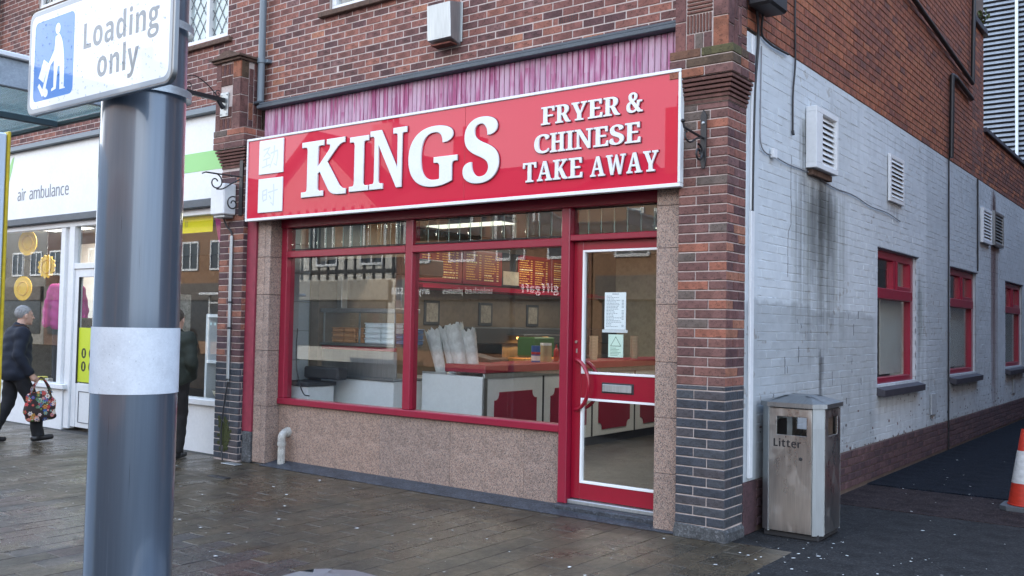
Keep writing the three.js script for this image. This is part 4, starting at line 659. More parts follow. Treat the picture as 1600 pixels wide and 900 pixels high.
  const bagG = (seed, w, h) => { const r = rng(seed), g = new THREE.CylinderGeometry(w, w * 0.62, h, 22, 16, true), p = g.attributes.position; for (let i = 0; i < p.count; i++) { const y = (p.getY(i) + h / 2) / h, a = Math.atan2(p.getZ(i), p.getX(i)), f = 1 + 0.08 * Math.sin(a * 3 + seed) + 0.04 * Math.sin(a * 5 + y * 6 + seed) * y + 0.018 * Math.sin(y * 40 + a * 2 + seed) + (y > 0.97 ? 0.10 * Math.sin(a * 9 + seed * 2) : 0); p.setX(i, p.getX(i) * f); p.setZ(i, p.getZ(i) * f * 0.75); p.setY(i, p.getY(i) + (y > 0.9 ? 0.035 * Math.sin(a * 5 + seed) + 0.02 * r() : 0)); } g.computeVertexNormals(); return g; };
  [[-4.32, 0.10, 0.50, 0.30, 'leftmost'], [-4.17, 0.12, 0.54, 0.22, 'second from the left'], [-3.98, 0.12, 0.56, 0.28, 'third from the left'], [-3.86, 0.10, 0.50, 0.24, 'rightmost']].forEach(([x, w, h, tilt, nm], i) => {
    const g = thing('paper_bag_bundle', `${nm} of the four leaning bundles of white paper bags on the counter`, 'bags', [x + 0.12, 1.06, -1.47 - (i % 2) * 0.07], 0, 'bundles of paper bags'); const q = part('bag_sleeve', bagG(i + 3, w, h).translate(0, h / 2, 0).rotateZ(tilt), paper, g); part('bag_core', bagG(i + 13, w * 0.84, h * 0.96).translate(0, h / 2, 0).rotateZ(tilt), paper, g);
  });
  // menu boards
  const menuTex = (seed) => canvasTex(512, 256, (x, W, H) => { const r = rng(seed); x.fillStyle = '#9a1222'; x.fillRect(0, 0, W, H); x.fillStyle = '#7d0d1c'; x.fillRect(10, 10, W - 20, H - 20); for (let c = 0; c < 2; c++) for (let i = 0; i < 11; i++) { const y = 26 + i * 20, big = r() < 0.15; x.fillStyle = big ? '#fff4b8' : '#f2c25c'; let px = 24 + c * 244; const end = px + 90 + r() * 70; while (px < end) { const l = 5 + r() * 24; x.fillRect(px, y, l, big ? 10 : 7); px += l + 5; } x.fillRect(196 + c * 244, y, 28, 7); } });
  for (let i = 0; i < 4; i++) { const z = -3.15 - i * 0.95 - (i > 1 ? 0.35 : 0), m = thing('menu_board', ['leftmost crimson menu board high on the wall behind the counter', 'crimson menu board just left of the cream price card', 'crimson menu board just right of the cream price card', 'rightmost crimson menu board high behind the counter'][i], 'menu', [-5.745, 2.22, z], Math.PI / 2, 'menu boards'); part('frame', cb(-0.46, 0, 0, 0.46, 0.52, 0.03, 0.006), MT.redPaint, m); const g = new THREE.PlaneGeometry(0.88, 0.46).translate(0, 0.26, 0.033); part('print', g, mt(1, 1, 1, 0.4, { map: menuTex(100 + i) }), m); }
  { const m = thing('price_card', 'dark board with a cream price card between the menu boards', 'sign', [-5.745, 2.22, -4.78], Math.PI / 2); part('board', cb(-0.24, 0, 0, 0.24, 0.52, 0.03, 0.006), MT.dark, m); part('card', cb(-0.20, 0.03, 0.03, 0.20, 0.24, 0.036, 0.002), MT.cream, m); }
  part('shelf_edge', cb(-5.7, 2.12, -7.3, -5.55, 2.17, -2.6, 0.004), MT.redPaint, single('menu_rail', cb(-5.745, 2.10, -7.3, -5.70, 2.2, -2.6, 0.004), MT.redPaint, 'long crimson rail under the menu boards behind the counter', 'rail'));
  // fryers at the serving wall
  const fr = thing('fryer_bank', 'dark steel bank of fryers against the wall behind the counter', 'fryer', [-5.4, 0.1, -5.2]); part('body', cb(-0.34, 0, -2.2, 0.3, 0.95, 2.0, 0.01), MT.steelDull, fr); part('hood', cb(-0.34, 1.25, -2.2, 0.05, 1.5, 2.0, 0.02), MT.dark, fr); for (let i = 0; i < 4; i++) part('basket', cb(-0.2, 0.96, -1.9 + i, 0.2, 1.06, -1.3 + i, 0.02), MT.dark, fr);
  const gr = mt(0.04, 0.11, 0.02, 0.6); single('green_crate', cb(-4.25, 1.1, -4.2, -3.95, 1.38, -3.7, 0.02).translate(-0.52, 0.095, 0), gr, 'green plastic crate behind the counter under the menu', 'crate');
  const ct = thing('drink_tin', 'blue and white tin standing on the crimson counter top near the door', 'tin', [-3.62, 1.191, -2.55]); part('tin_body', new THREE.CylinderGeometry(0.055, 0.055, 0.20, 20).translate(0, 0.1, 0), mt(0.03, 0.10, 0.38, 0.3), ct); part('tin_label', new THREE.CylinderGeometry(0.0565, 0.0565, 0.06, 20, 1, true).translate(0, 0.05, 0), MT.white, ct); part('tin_stripe', new THREE.CylinderGeometry(0.0568, 0.0568, 0.03, 20, 1, true).translate(0, 0.11, 0), mt(0.45, 0.02, 0.03, 0.4), ct);
  [[-4.0, 'left'], [-5.1, 'right']].forEach(([z, nm]) => { const g = thing('cup_stack', `${nm} stack of pale paper cups on the counter seen through the door glass`, 'cups', [-3.70, 1.191, z], 0, 'cup stacks'); for (let i = 0; i < 6; i++) part('cup', new THREE.CylinderGeometry(0.06, 0.047, 0.11, 18, 1, true).translate(0, 0.055 + i * 0.042, 0), MT.cream, g); });
  { const s = thing('notice_sheet', 'white printed price sheet taped inside the door glass', 'notice', [-1.18, 1.62, -0.318]);
    const t = canvasTex(256, 384, (x, W, H) => { x.fillStyle = '#eef1f1'; x.fillRect(0, 0, W, H); const r = rng(9); x.fillStyle = '#777f86'; x.fillRect(90, 14, 80, 7); for (let i = 0; i < 22; i++) { let q = 22; const y = 36 + i * 15; const e = 60 + r() * 150; while (q < e) { const l = 6 + r() * 20; x.fillRect(q, y, l, 5); q += l + 6; } if (r() < 0.7) x.fillRect(205, y, 26, 5); } });
    const t2 = canvasTex(256, 256, (x) => { x.fillStyle = '#d9ead9'; x.fillRect(0, 0, 256, 256); x.strokeStyle = '#5b7a5b'; x.lineWidth = 7; x.beginPath(); x.moveTo(128, 26); x.lineTo(216, 130); x.lineTo(40, 130); x.closePath(); x.stroke(); x.fillStyle = '#7d9a80'; for (let i = 0; i < 6; i++) x.fillRect(36, 150 + i * 16, 100 + (i * 53) % 80, 6); });
    const g = new THREE.BoxGeometry(0.215, 0.325, 0.0015).translate(0, 0.16, 0); part('sheet', g, mt(1, 1, 1, 0.8, { map: t }), s); part('strip', cb(-0.13, -0.03, -0.0015, 0.125, -0.004, 0.0015, 0), MT.white, s);
    const s2 = thing('notice_card', 'pale green card with a triangle symbol taped below the price sheet', 'notice', [-1.17, 1.375, -0.318]); part('card', new THREE.BoxGeometry(0.15, 0.20, 0.0015).translate(0, 0.1, 0), mt(1, 1, 1, 0.8, { map: t2 }), s2);
  }
  const hc = thing('hot_cabinet', 'glass fronted hot food cabinet with a warm lamp behind the counter', 'cabinet', [-5.25, 1.06, -4.75]); part('shell', [cb(-0.22, 0, -0.5, -0.2, 0.44, 0.5, 0.002), cb(-0.2, 0.42, -0.5, 0.2, 0.44, 0.5, 0.002), cb(-0.2, 0, -0.5, 0.2, 0.03, 0.5, 0.002)], MT.steelDull, hc); part('front_glass', cb(0.19, 0.03, -0.5, 0.194, 0.42, 0.5, 0), glass, hc);
  const bm = mt(0.8, 0.7, 0.5, 0.5); bm.emissive.setRGB(1, 0.45, 0.12); bm.emissiveIntensity = 1.2; part('heat_lamp', rod([0, 0.385, -0.4], [0, 0.385, 0.4], 0.018, 0.018, 10), bm, hc); const hl = new THREE.RectAreaLight(new THREE.Color().setRGB(1, 0.45, 0.12), 14, 0.05, 0.8); hl.position.set(0, 0.36, 0); hl.rotation.x = -Math.PI / 2; hl.name = 'lamp_light'; hc.add(hl);
  for (let i = 0; i < 5; i++) part('food_tray', cb(-0.16, 0.035, -0.45 + i * 0.18, 0.16, 0.09, -0.30 + i * 0.18, 0.01), mt(0.45, 0.25, 0.08, 0.7), hc);
  [[-3.0, 'left'], [-4.2, 'middle'], [-5.4, 'right']].forEach(([z, nm]) => { const f = thing('framed_notice', `${nm} of the three small dark framed notices under the menu rail`, 'notice', [-5.748, 1.62, z], Math.PI / 2, 'framed notices'); part('frame', cb(-0.16, 0, 0, 0.16, 0.34, 0.018, 0.004), MT.dark, f); part('print', cb(-0.12, 0.04, 0.018, 0.12, 0.30, 0.021, 0), mt(0.34, 0.31, 0.26, 0.6, { map: T.brick }), f); });
  const tl = thing('cash_till', 'dark grey cash till on the counter behind the paper bags', 'till', [-4.02, 1.062, -2.05], 0.3); part('till_base', cb(-0.18, 0, -0.2, 0.18, 0.11, 0.2, 0.012), MT.greyPaint, tl); part('keypad', metric(prism([[-0.2, 0.11], [0.14, 0.11], [0.14, 0.16], [-0.2, 0.24]], -0.17, 0.17, 0.004)), MT.dark, tl); part('display', cb(-0.2, 0.24, -0.1, -0.15, 0.34, 0.1, 0.01), MT.black, tl);
  [['red', [0.42, 0.02, 0.015], -3.05], ['brown', [0.10, 0.04, 0.02], -3.18], ['yellow', [0.60, 0.42, 0.02], -3.31]].forEach(([nm, c, z]) => { const g = thing('sauce_bottle', `${nm} sauce bottle standing on the crimson counter top`, 'bottle', [-3.66, 1.191, z], 0, 'sauce bottles'); part('bottle_body', new THREE.LatheGeometry([[0, 0], [0.033, 0.002], [0.034, 0.12], [0.026, 0.15], [0.014, 0.165]].map(q => new THREE.Vector2(...q)), 18), mt(...c, 0.3), g); part('nozzle', new THREE.CylinderGeometry(0.003, 0.013, 0.05, 12).translate(0, 0.19, 0), mt(...c, 0.3), g); });
  { const g = thing('egg_jar', 'large glass jar with a white lid on the counter near the sauce bottles', 'jar', [-3.68, 1.191, -2.85]); part('jar_body', new THREE.CylinderGeometry(0.075, 0.075, 0.20, 24).translate(0, 0.1, 0), mt(0.42, 0.34, 0.18, 0.12), g); part('lid', new THREE.CylinderGeometry(0.07, 0.07, 0.03, 24).translate(0, 0.215, 0), MT.white, g); }
  { const g = thing('drinks_fridge', 'tall white drinks fridge with glass door at the back of the takeaway', 'fridge', [-2.0, 0.1, -7.6]); part('cabinet', [cb(-0.35, 0, -0.35, 0.35, 0.2, 0.3, 0.01), cb(-0.35, 1.75, -0.35, 0.35, 1.95, 0.3, 0.01), cb(-0.35, 0.2, -0.35, -0.3, 1.75, 0.3, 0.004), cb(0.3, 0.2, -0.35, 0.35, 1.75, 0.3, 0.004), cb(-0.3, 0.2, -0.35, 0.3, 1.75, -0.3, 0)], MT.white, g); part('door_glass', cb(-0.3, 0.2, 0.29, 0.3, 1.75, 0.296, 0), glass, g); const cc = [[0.5, 0.02, 0.02], [0.03, 0.1, 0.4], [0.6, 0.25, 0.02], [0.05, 0.3, 0.08]]; for (let j = 0; j < 4; j++) { part('shelf', cb(-0.3, 0.25 + j * 0.36, -0.28, 0.3, 0.265 + j * 0.36, 0.25, 0.002), MT.galv, g); for (let i = 0; i < 7; i++) part('can', new THREE.CylinderGeometry(0.033, 0.033, 0.12, 12).translate(-0.25 + i * 0.083, 0.326 + j * 0.36, 0.18), mt(...cc[(i + j) % 4], 0.3, { metalness: 0.4 }), g); } }
  // blinds behind the alley windows
  WINS.forEach(([a, b, c, d], i) => { if (i === 2) return; const w = single('window_blind', cb(-0.155, b + 0.09, -(c - 0.15), -0.145, d - 0.47, -(a + (i ? 0.10 : 0.60)), 0.002), mt(0.66, 0.64, 0.57, 0.9, { map: T.clean }), i ? 'cream blind hanging behind the second alley window' : 'cream blind hanging behind the alley window nearest the litter bin', 'blind', 'blinds in the alley windows'); });
  single('blue_sack', new THREE.IcosahedronGeometry(0.2, 2).scale(0.5, 0.75, 1.6).translate(-0.245 - 0.05, 1.22, -8.5), mt(0.05, 0.12, 0.35, 0.5), 'blue plastic sack on the ledge inside the second alley window', 'sack');
}
console.log('interior done');
// ================================================================ charity shop next door
const ch = thing('charity_building', 'brick building on the left with white charity shopfront and leaded upper windows', 'building');
{
  const wn = [[-8.75, 5.16, -6.84, 6.9], [-11.75, 6.42, -9.8, 7.2]];
  const s = new THREE.Shape([[-22, 4.3], [-6.6, 4.3], [-6.6, 4.85], [-6.14, 4.85], [-6.14, 7.4], [-22, 7.4]].map(p => new THREE.Vector2(...p)));
  for (const [a, b, c, d] of wn) s.holes.push(new THREE.Path([[a, b], [a, d], [c, d], [c, b]].map(p => new THREE.Vector2(...p))));
  const w = part('upper_wall', metric(new THREE.ExtrudeGeometry(s, { depth: 0.24, bevelEnabled: false }).translate(0, 0, -0.545)), MT.mortar, ch);
  const holes = [...wn, [-6.62, 0, -6.0, 4.84]], list = courses({ u0: -22, u1: -6.14, v0: 4.3, v1: 7.4, holes, shift: 0.03 });
  lay(w, list, front(0, 0, -0.305), C_RED, { d: 0.012, proud: 0.003, b: 0.003, max: 300, pick: (q, r) => { const x = r(); return x < 0.15 ? 0 : x < 0.35 ? 1 : x < 0.6 ? 2 : x < 0.8 ? 3 : x < 0.9 ? 4 : x < 0.95 ? 6 : 7; } });
  for (const [a, b, c, d] of wn) {
    const bars = [cb(a, b, -0.44, c, b + 0.09, -0.33), cb(a, b + 0.09, -0.44, a + 0.07, d, -0.34), cb(c - 0.07, b + 0.09, -0.44, c, d, -0.34)]; const n = 4; for (let i = 1; i < n; i++) { const x = a + (c - a) * i / n; bars.push(cb(x - 0.035, b + 0.09, -0.43, x + 0.035, d, -0.335)); }
    const f = part('leaded_window', bars, MT.white, ch); part('pane', cb(a + 0.06, b + 0.08, -0.392, c - 0.06, d, -0.388, 0), glass, f); part('curtain', cb(a + 0.05, b + 0.02, -0.75, c - 0.05, d, -0.74, 0), mt(0.55, 0.66, 0.68, 0.9), ch);
    part('window_sill', cb(a - 0.12, b - 0.06, -0.42, c + 0.1, b - 0.004, -0.25, 0.005), MT.sootTile, f);
    const ld = []; const st = 0.155, lim = (x0, y0, x1, y1) => ld.push(rod([x0, y0, -0.384], [x1, y1, -0.384], 0.005, 0.005, 5));
    for (let i = 0; i < n; i++) { const x0 = a + (c - a) * i / n + 0.04, x1 = a + (c - a) * (i + 1) / n - 0.04, y0 = b + 0.09, y1 = Math.min(d, b + 1.9), sl = 1.5; for (let q = -14; q < 40; q++) for (const sg of [1, -1]) { const base = y0 + q * st * sl; let pts = []; const Y = x => base + sg * sl * (x - (sg > 0 ? x0 : x1)); let xa = x0, xb = x1; const inv = y => (y - base) / (sg * sl) + (sg > 0 ? x0 : x1); const xs = [inv(y0), inv(y1)].sort((p, q2) => p - q2); xa = Math.max(xa, xs[0]); xb = Math.min(xb, xs[1]); if (xb - xa > 0.01) lim(xa, Y(xa), xb, Y(xb)); } }
    part('lead_lattice', ld, MT.lead, f);
  }
  part('roof', metric(prism([[0.25, 7.4], [-9.7, 7.4], [-4.8, 9.9]], 6.0, 24).rotateY(-Math.PI / 2)), mt(0.10, 0.06, 0.05, 0.85, { map: T.brick }), ch);
  part('trim', [cb(-22, 4.20, -0.33, -6.53, 4.245, -0.12, 0.005), cb(-22, 4.246, -0.33, -6.6, 4.29, -0.16, 0.01)], MT.pipeGrey, ch);
  part('shutter_box', [cb(-22, 3.03, -0.40, -6.46, 3.135, -0.16, 0.01)], MT.greyPaint, ch);
  const fr = part('shopfront', [
    cb(-22, 2.95, -0.36, -6.45, 3.028, -0.24, 0.004), cb(-22, 0.58, -0.38, -10.32, 0.65, -0.17, 0.006), cb(-10.66, 0.65, -0.34, -10.54, 2.95, -0.25, 0.004), cb(-10.40, 0.02, -0.34, -10.26, 2.95, -0.24, 0.004), cb(-10.54, 0.65, -0.33, -10.40, 2.95, -0.30, 0),
    cb(-9.16, 0.02, -0.34, -9.06, 2.95, -0.24, 0.004), cb(-10.26, 2.33, -0.34, -9.16, 2.41, -0.25, 0.004), cb(-9.16, 0.58, -0.38, -6.45, 0.65, -0.17, 0.006), cb(-6.56, 0.65, -0.34, -6.45, 2.95, -0.25, 0.004)], MT.white, ch);
  part('riser_panel', cb(-22, -0.02, -0.36, -10.41, 0.575, -0.22, 0.004), MT.white, ch); part('riser_panel', cb(-9.06, -0.02, -0.36, -6.46, 0.575, -0.22, 0.004), MT.white, ch);
  part('pane', cb(-22, 0.65, -0.302, -10.66, 2.95, -0.298, 0), glass, fr); part('pane', cb(-9.06, 0.65, -0.302, -6.56, 2.95, -0.298, 0), glass, fr); part('pane', cb(-10.26, 2.41, -0.302, -9.16, 2.95, -0.298, 0), glass, fr);
  const d = part('shop_door', [cb(-10.255, 0.05, -0.33, -10.14, 2.325, -0.27, 0.004), cb(-9.28, 0.05, -0.33, -9.165, 2.325, -0.27, 0.004), cb(-10.14, 2.21, -0.33, -9.28, 2.325, -0.27, 0.004), cb(-10.14, 0.05, -0.33, -9.28, 0.68, -0.28, 0.004)], MT.white, ch);
  part('kick_panel', [cb(-10.06, 0.12, -0.28, -9.36, 0.13, -0.272, 0.002), cb(-10.06, 0.56, -0.28, -9.36, 0.57, -0.272, 0.002), cb(-10.06, 0.13, -0.28, -10.05, 0.56, -0.272, 0.002)], MT.greyPaint, d); part('pane', cb(-10.14, 0.68, -0.302, -9.28, 2.21, -0.298, 0), glass, d);
  part('bead', cb(-10.145, 0.68, -0.30, -10.13, 2.21, -0.268, 0.001), MT.dark, d);
  const lt = canvasTex(256, 256, (x) => { x.fillStyle = '#c3cf2c'; x.fillRect(0, 0, 256, 256); x.fillStyle = '#2c330c'; for (const [j, n] of [[0, 2], [1, 3]]) for (let i = 0; i < n; i++) { x.beginPath(); x.ellipse(46 + i * 62, 120 + j * 62, 20, 24, 0, 0, 7); x.fill(); x.fillStyle = '#c3cf2c'; x.fillRect(41 + i * 62, 106 + j * 62, 10, 28); x.fillStyle = '#2c330c'; } });
  part('lime_sticker', new THREE.BoxGeometry(0.84, 0.78, 0.003).translate(-9.71, 1.09, -0.292), mt(1, 1, 1, 0.5, { map: lt }), d);
  part('handle', tube([[-9.26, 1.0, -0.26], [-9.26, 1.0, -0.2], [-9.26, 1.4, -0.2], [-9.26, 1.4, -0.26]], 0.012, 20, 8), MT.dark, d);
  // room
  part('shop_floor', cb(-22, -0.03, -6, -6.5, 0.05, -0.40, 0), MT.floorTile, ch); part('display_deck', [cb(-22, 0.05, -1.6, -10.5, 0.50, -0.41, 0.004), cb(-9.1, 0.05, -1.4, -6.5, 0.50, -0.41, 0.004)], MT.white, ch);
  part('shop_ceiling', cb(-22, 3.1, -6, -6.14, 3.2, -0.35, 0), MT.ceiling, ch); part('side_room_wall', cb(-6.5, 0, -6, -6.15, 3.1, -0.36, 0), MT.cream, ch); part('back_room_wall', cb(-22, 0, -6.1, -6.5, 3.1, -6, 0), MT.brownTile, ch); part('display_back', cb(-13.4, 0.5, -1.75, -10.7, 2.9, -1.72, 0), mt(0.76, 0.74, 0.70, 0.9, { map: T.clean }), ch); part('end_room_wall', cb(-22.2, 0, -6, -22, 4.3, -0.3, 0), MT.cream, ch); part('hidden_header', cb(-22, 3.2, -0.50, -6.14, 4.3, -0.34, 0), MT.mortarDark, ch);
}
{
  const s = thing('charity_sign', 'long white fascia sign of the charity shop with green stripe and grey lettering', 'sign', [-14, 3.136, -0.30]);
  part('panel', cb(-8, 0.002, 0, 7.46, 1.062, 0.09, 0.004), MT.signWhite, s);
  part('stripe', cb(5.3, 0.36, 0.09, 7.45, 0.60, 0.093, 0), mt(0.30, 0.62, 0.22, 0.5), s);
  const reg = await new FontLoader().loadAsync('fonts/droid/droid_sans_regular.typeface.json');
  let x = 2.02; for (const c of 'air ambulance') { if (c === ' ') { x += 0.09; continue; } const g = new TextGeometry(c, { font: reg, size: 0.185, depth: 0.003, curveSegments: 6, bevelEnabled: false }); g.computeBoundingBox(); part('letter', g.translate(x - g.boundingBox.min.x, 0.29, 0.0905), mt(0.22, 0.23, 0.25, 0.6), s); x += g.boundingBox.max.x - g.boundingBox.min.x + 0.028; }
  part('leaf_emblem', metric(prism([[1.50, 0.25], [1.62, 0.40], [1.80, 0.80], [1.86, 1.0], [1.80, 0.98], [1.62, 0.72], [1.52, 0.45]], 0.0905, 0.0935)), mt(0.30, 0.62, 0.22, 0.5), s);
}
{ // things in its windows
  [[-12.45, 2.82, 0.205, 0, 'topmost plain yellow disc'], [-11.80, 2.42, 0.19, 14, 'yellow sunburst disc with zigzag rim'], [-12.55, 2.08, 0.20, 0, 'lowest yellow disc']].forEach(([x, y, r, t, l], i) => { const g = thing('hanging_disc', l + ' hanging in the charity shop window', 'decoration', [x, y, -0.62], 0.25, 'yellow discs in the charity window'); const s = new THREE.Shape(), n = t ? 56 : 40; for (let k = 0; k <= n; k++) { const a = k / n * 6.2832, q = r * (t ? (k % 4 < 2 ? 1 : 0.88) : 1); k ? s.lineTo(Math.cos(a) * q, Math.sin(a) * q) : s.moveTo(q, 0); } part('disc', new THREE.ExtrudeGeometry(s, { depth: 0.012, bevelEnabled: false }), mt(0.72, 0.42, 0.005, 0.6), g); part('thread', rod([0, r, 0.006], [0, 3.08 - y, 0.006], 0.002, 0.002, 4), MT.white, g); part('emblem', new THREE.TorusGeometry(r * 0.55, r * 0.07, 6, 24).translate(0, 0, 0.012), mt(0.62, 0.34, 0.004, 0.6), g); });
  single('yellow_banner', merge([cb(-7.85, 2.74, -0.33, -7.06, 3.0, -0.326, 0)]), mt(0.80, 0.68, 0.0, 0.7), 'yellow paper banner across the top of the right charity window', 'banner');
  { let x = -7.66; const g0 = []; for (const c of 'BOUTIQUE') { const g = new TextGeometry(c, { font: fontSans, size: 0.085, depth: 0.001, bevelEnabled: false }); g.computeBoundingBox(); g0.push(g.translate(x, 2.82, -0.3255)); x += g.boundingBox.max.x + 0.012; } const b = scene.children.find(o => o.name === 'yellow_banner'); part('lettering', g0, mt(0.55, 0.47, 0.05, 0.7), b); }
  single('magenta_banner', metric(prism([[-7.05, 2.99], [-6.57, 2.99], [-6.57, 2.60], [-6.93, 2.60]], -0.334, -0.329)), mt(0.28, 0.008, 0.12, 0.7), 'dark magenta pennant beside the yellow banner in the charity window', 'banner');
  const bx = (n, x0, y0, z0, x1, y1, z1, m, l, c, g) => single(n, cb(x0, y0, z0, x1, y1, z1, 0.006), m, l, c, g);
  const wick = mt(0.36, 0.31, 0.24, 0.9, { map: T.brick }), greyB = mt(0.40, 0.41, 0.38, 0.9, { map: T.brick });
  bx('basket_box', -11.10, 1.32, -0.85, -10.72, 1.62, -0.55, wick, 'brown leather suitcase on top of the display stack in the charity window', 'suitcase'); bx('display_box', -11.06, 0.94, -0.86, -10.72, 1.315, -0.54, MT.white, 'white open crate under the suitcase in the charity window', 'crate'); bx('display_box', -11.12, 0.505, -0.88, -10.70, 0.935, -0.52, greyB, 'grey wicker chest at the bottom of the display stack', 'chest');
  const r = rng(301), cl = [[0.45, 0.05, 0.10], [0.05, 0.10, 0.25], [0.55, 0.50, 0.10], [0.08, 0.25, 0.12], [0.5, 0.48, 0.44], [0.04, 0.04, 0.05]], nm = ['red', 'navy', 'yellow', 'green', 'cream', 'black'];
  for (let i = 0; i < 8; i++) { const x = -11.95 + i * 0.12, h = 0.10 + 0.12 * r(), z = -0.55 - (i % 2) * 0.16; const m = bx('trinket_box', x, 0.502, z - 0.06, x + 0.10, 0.502 + h, z + 0.06, mt(...cl[i % 6], 0.6), `${nm[i % 6]} ${['trinket box', 'small gift box'][i < 6 ? 0 : 1]} ${i % 2 ? 'in the back row' : 'in the front row'} on the charity window deck`, 'box', 'trinkets on the window deck'); }
  // clothes rail seen through the door
  bx('dress_rack', -9.95, 0.75, -1.6, -9.35, 2.0, -1.3, mt(0.5, 0.5, 0.48, 0.9, { map: T.brick }), 'rack of pale patterned clothes seen through the charity shop door', 'rack');
  // right window: small stand with crockery, white coat form
  const st = thing('display_stand', 'white framed display stand at the right end of the charity window', 'stand', [-6.95, 0.502, -0.62]); part('frame', [cb(-0.32, 0, -0.2, -0.28, 1.2, 0.2, 0.003), cb(0.28, 0, -0.2, 0.32, 1.2, 0.2, 0.003), cb(-0.28, 0, -0.2, 0.28, 0.04, 0.2, 0.003), cb(-0.28, 0.58, -0.2, 0.28, 0.62, 0.2, 0.003), cb(-0.28, 1.16, -0.2, 0.28, 1.2, 0.2, 0.003)], MT.white, st); part('back_board', cb(-0.28, 0.04, -0.2, 0.28, 1.16, -0.19, 0), MT.slate, st);
  single('glass_bowl', new THREE.LatheGeometry([[0.02, 0], [0.09, 0.01], [0.10, 0.02], [0.17, 0.10], [0.22, 0.20], [0.21, 0.20], [0.15, 0.10], [0.03, 0.03]].map(p => new THREE.Vector2(...p)), 24).translate(-6.98, 0.543, -0.60), mt(0.62, 0.55, 0.42, 0.3), 'cream footed bowl on the lower shelf of the display stand', 'bowl');
  single('white_vase', new THREE.LatheGeometry([[0.05, 0], [0.05, 0.02], [0.02, 0.06], [0.02, 0.14], [0.06, 0.22], [0.06, 0.30], [0.05, 0.30], [0.0, 0.16]].map(p => new THREE.Vector2(...p)), 20).translate(-6.84, 1.123, -0.60), MT.whiteGloss, 'white goblet on the upper shelf of the display stand', 'goblet');
  single('white_garment', new THREE.SphereGeometry(0.2, 16, 14).scale(0.85, 1.8, 0.6).translate(-6.80, 2.06, -0.72), MT.white, 'white blouse hanging beside the left brick pier in the charity window', 'garment');
  const cab = thing('dark_shelving', 'dark shelving full of goods in the depth of the charity shop', 'shelves', [-8.6, 0.05, -4.6]); part('case', [cb(-2.4, 0, -0.3, 2.0, 2.0, -0.25, 0), cb(-2.4, 0.6, -0.25, 2.0, 0.64, 0.1, 0), cb(-2.4, 1.2, -0.25, 2.0, 1.24, 0.1, 0), cb(-2.4, 1.96, -0.25, 2.0, 2.0, 0.1, 0)], mt(0.10, 0.06, 0.045, 0.7), cab); const goods = []; for (let i = 0; i < 26; i++) { const x = -2.3 + i * 0.165, h = 0.2 + 0.3 * r(); part('goods', cb(x, [0.645, 1.245][i % 2], -0.2, x + 0.14, [0.645, 1.245][i % 2] + h, 0.05, 0.006), mt(...cl[Math.floor(r() * 6)], 0.7), cab); }
  for (const [x, z, l] of [[-11.8, -0.9, 'ceiling light over the mannequin in the charity window'], [-7.9, -2.6, 'ceiling light in the right half of the charity shop'], [-10, -3.6, 'ceiling light in the middle of the charity shop']]) { const g = thing('ceiling_light', l, 'light', [x, 3.0, z], 0, 'charity shop lights'); lampPanel(g, -0.6, 0.6, -0.15, 0.15, 0.035, x < -11 ? 13 : 4, [1, 0.96, 0.9]); }
}
{ const d = thing('downpipe', 'dark rainwater pipe at the far left of the charity building', 'pipe', [-12.98, 4.3, -0.22]); part('pipe', rod([0, 0, 0], [0, 3.1, 0], 0.05, 0.05, 14), MT.greyPaint, d); part('collar', new THREE.CylinderGeometry(0.06, 0.06, 0.06, 14).translate(0, 1.3, 0), MT.greyPaint, d); }
console.log('charity done');
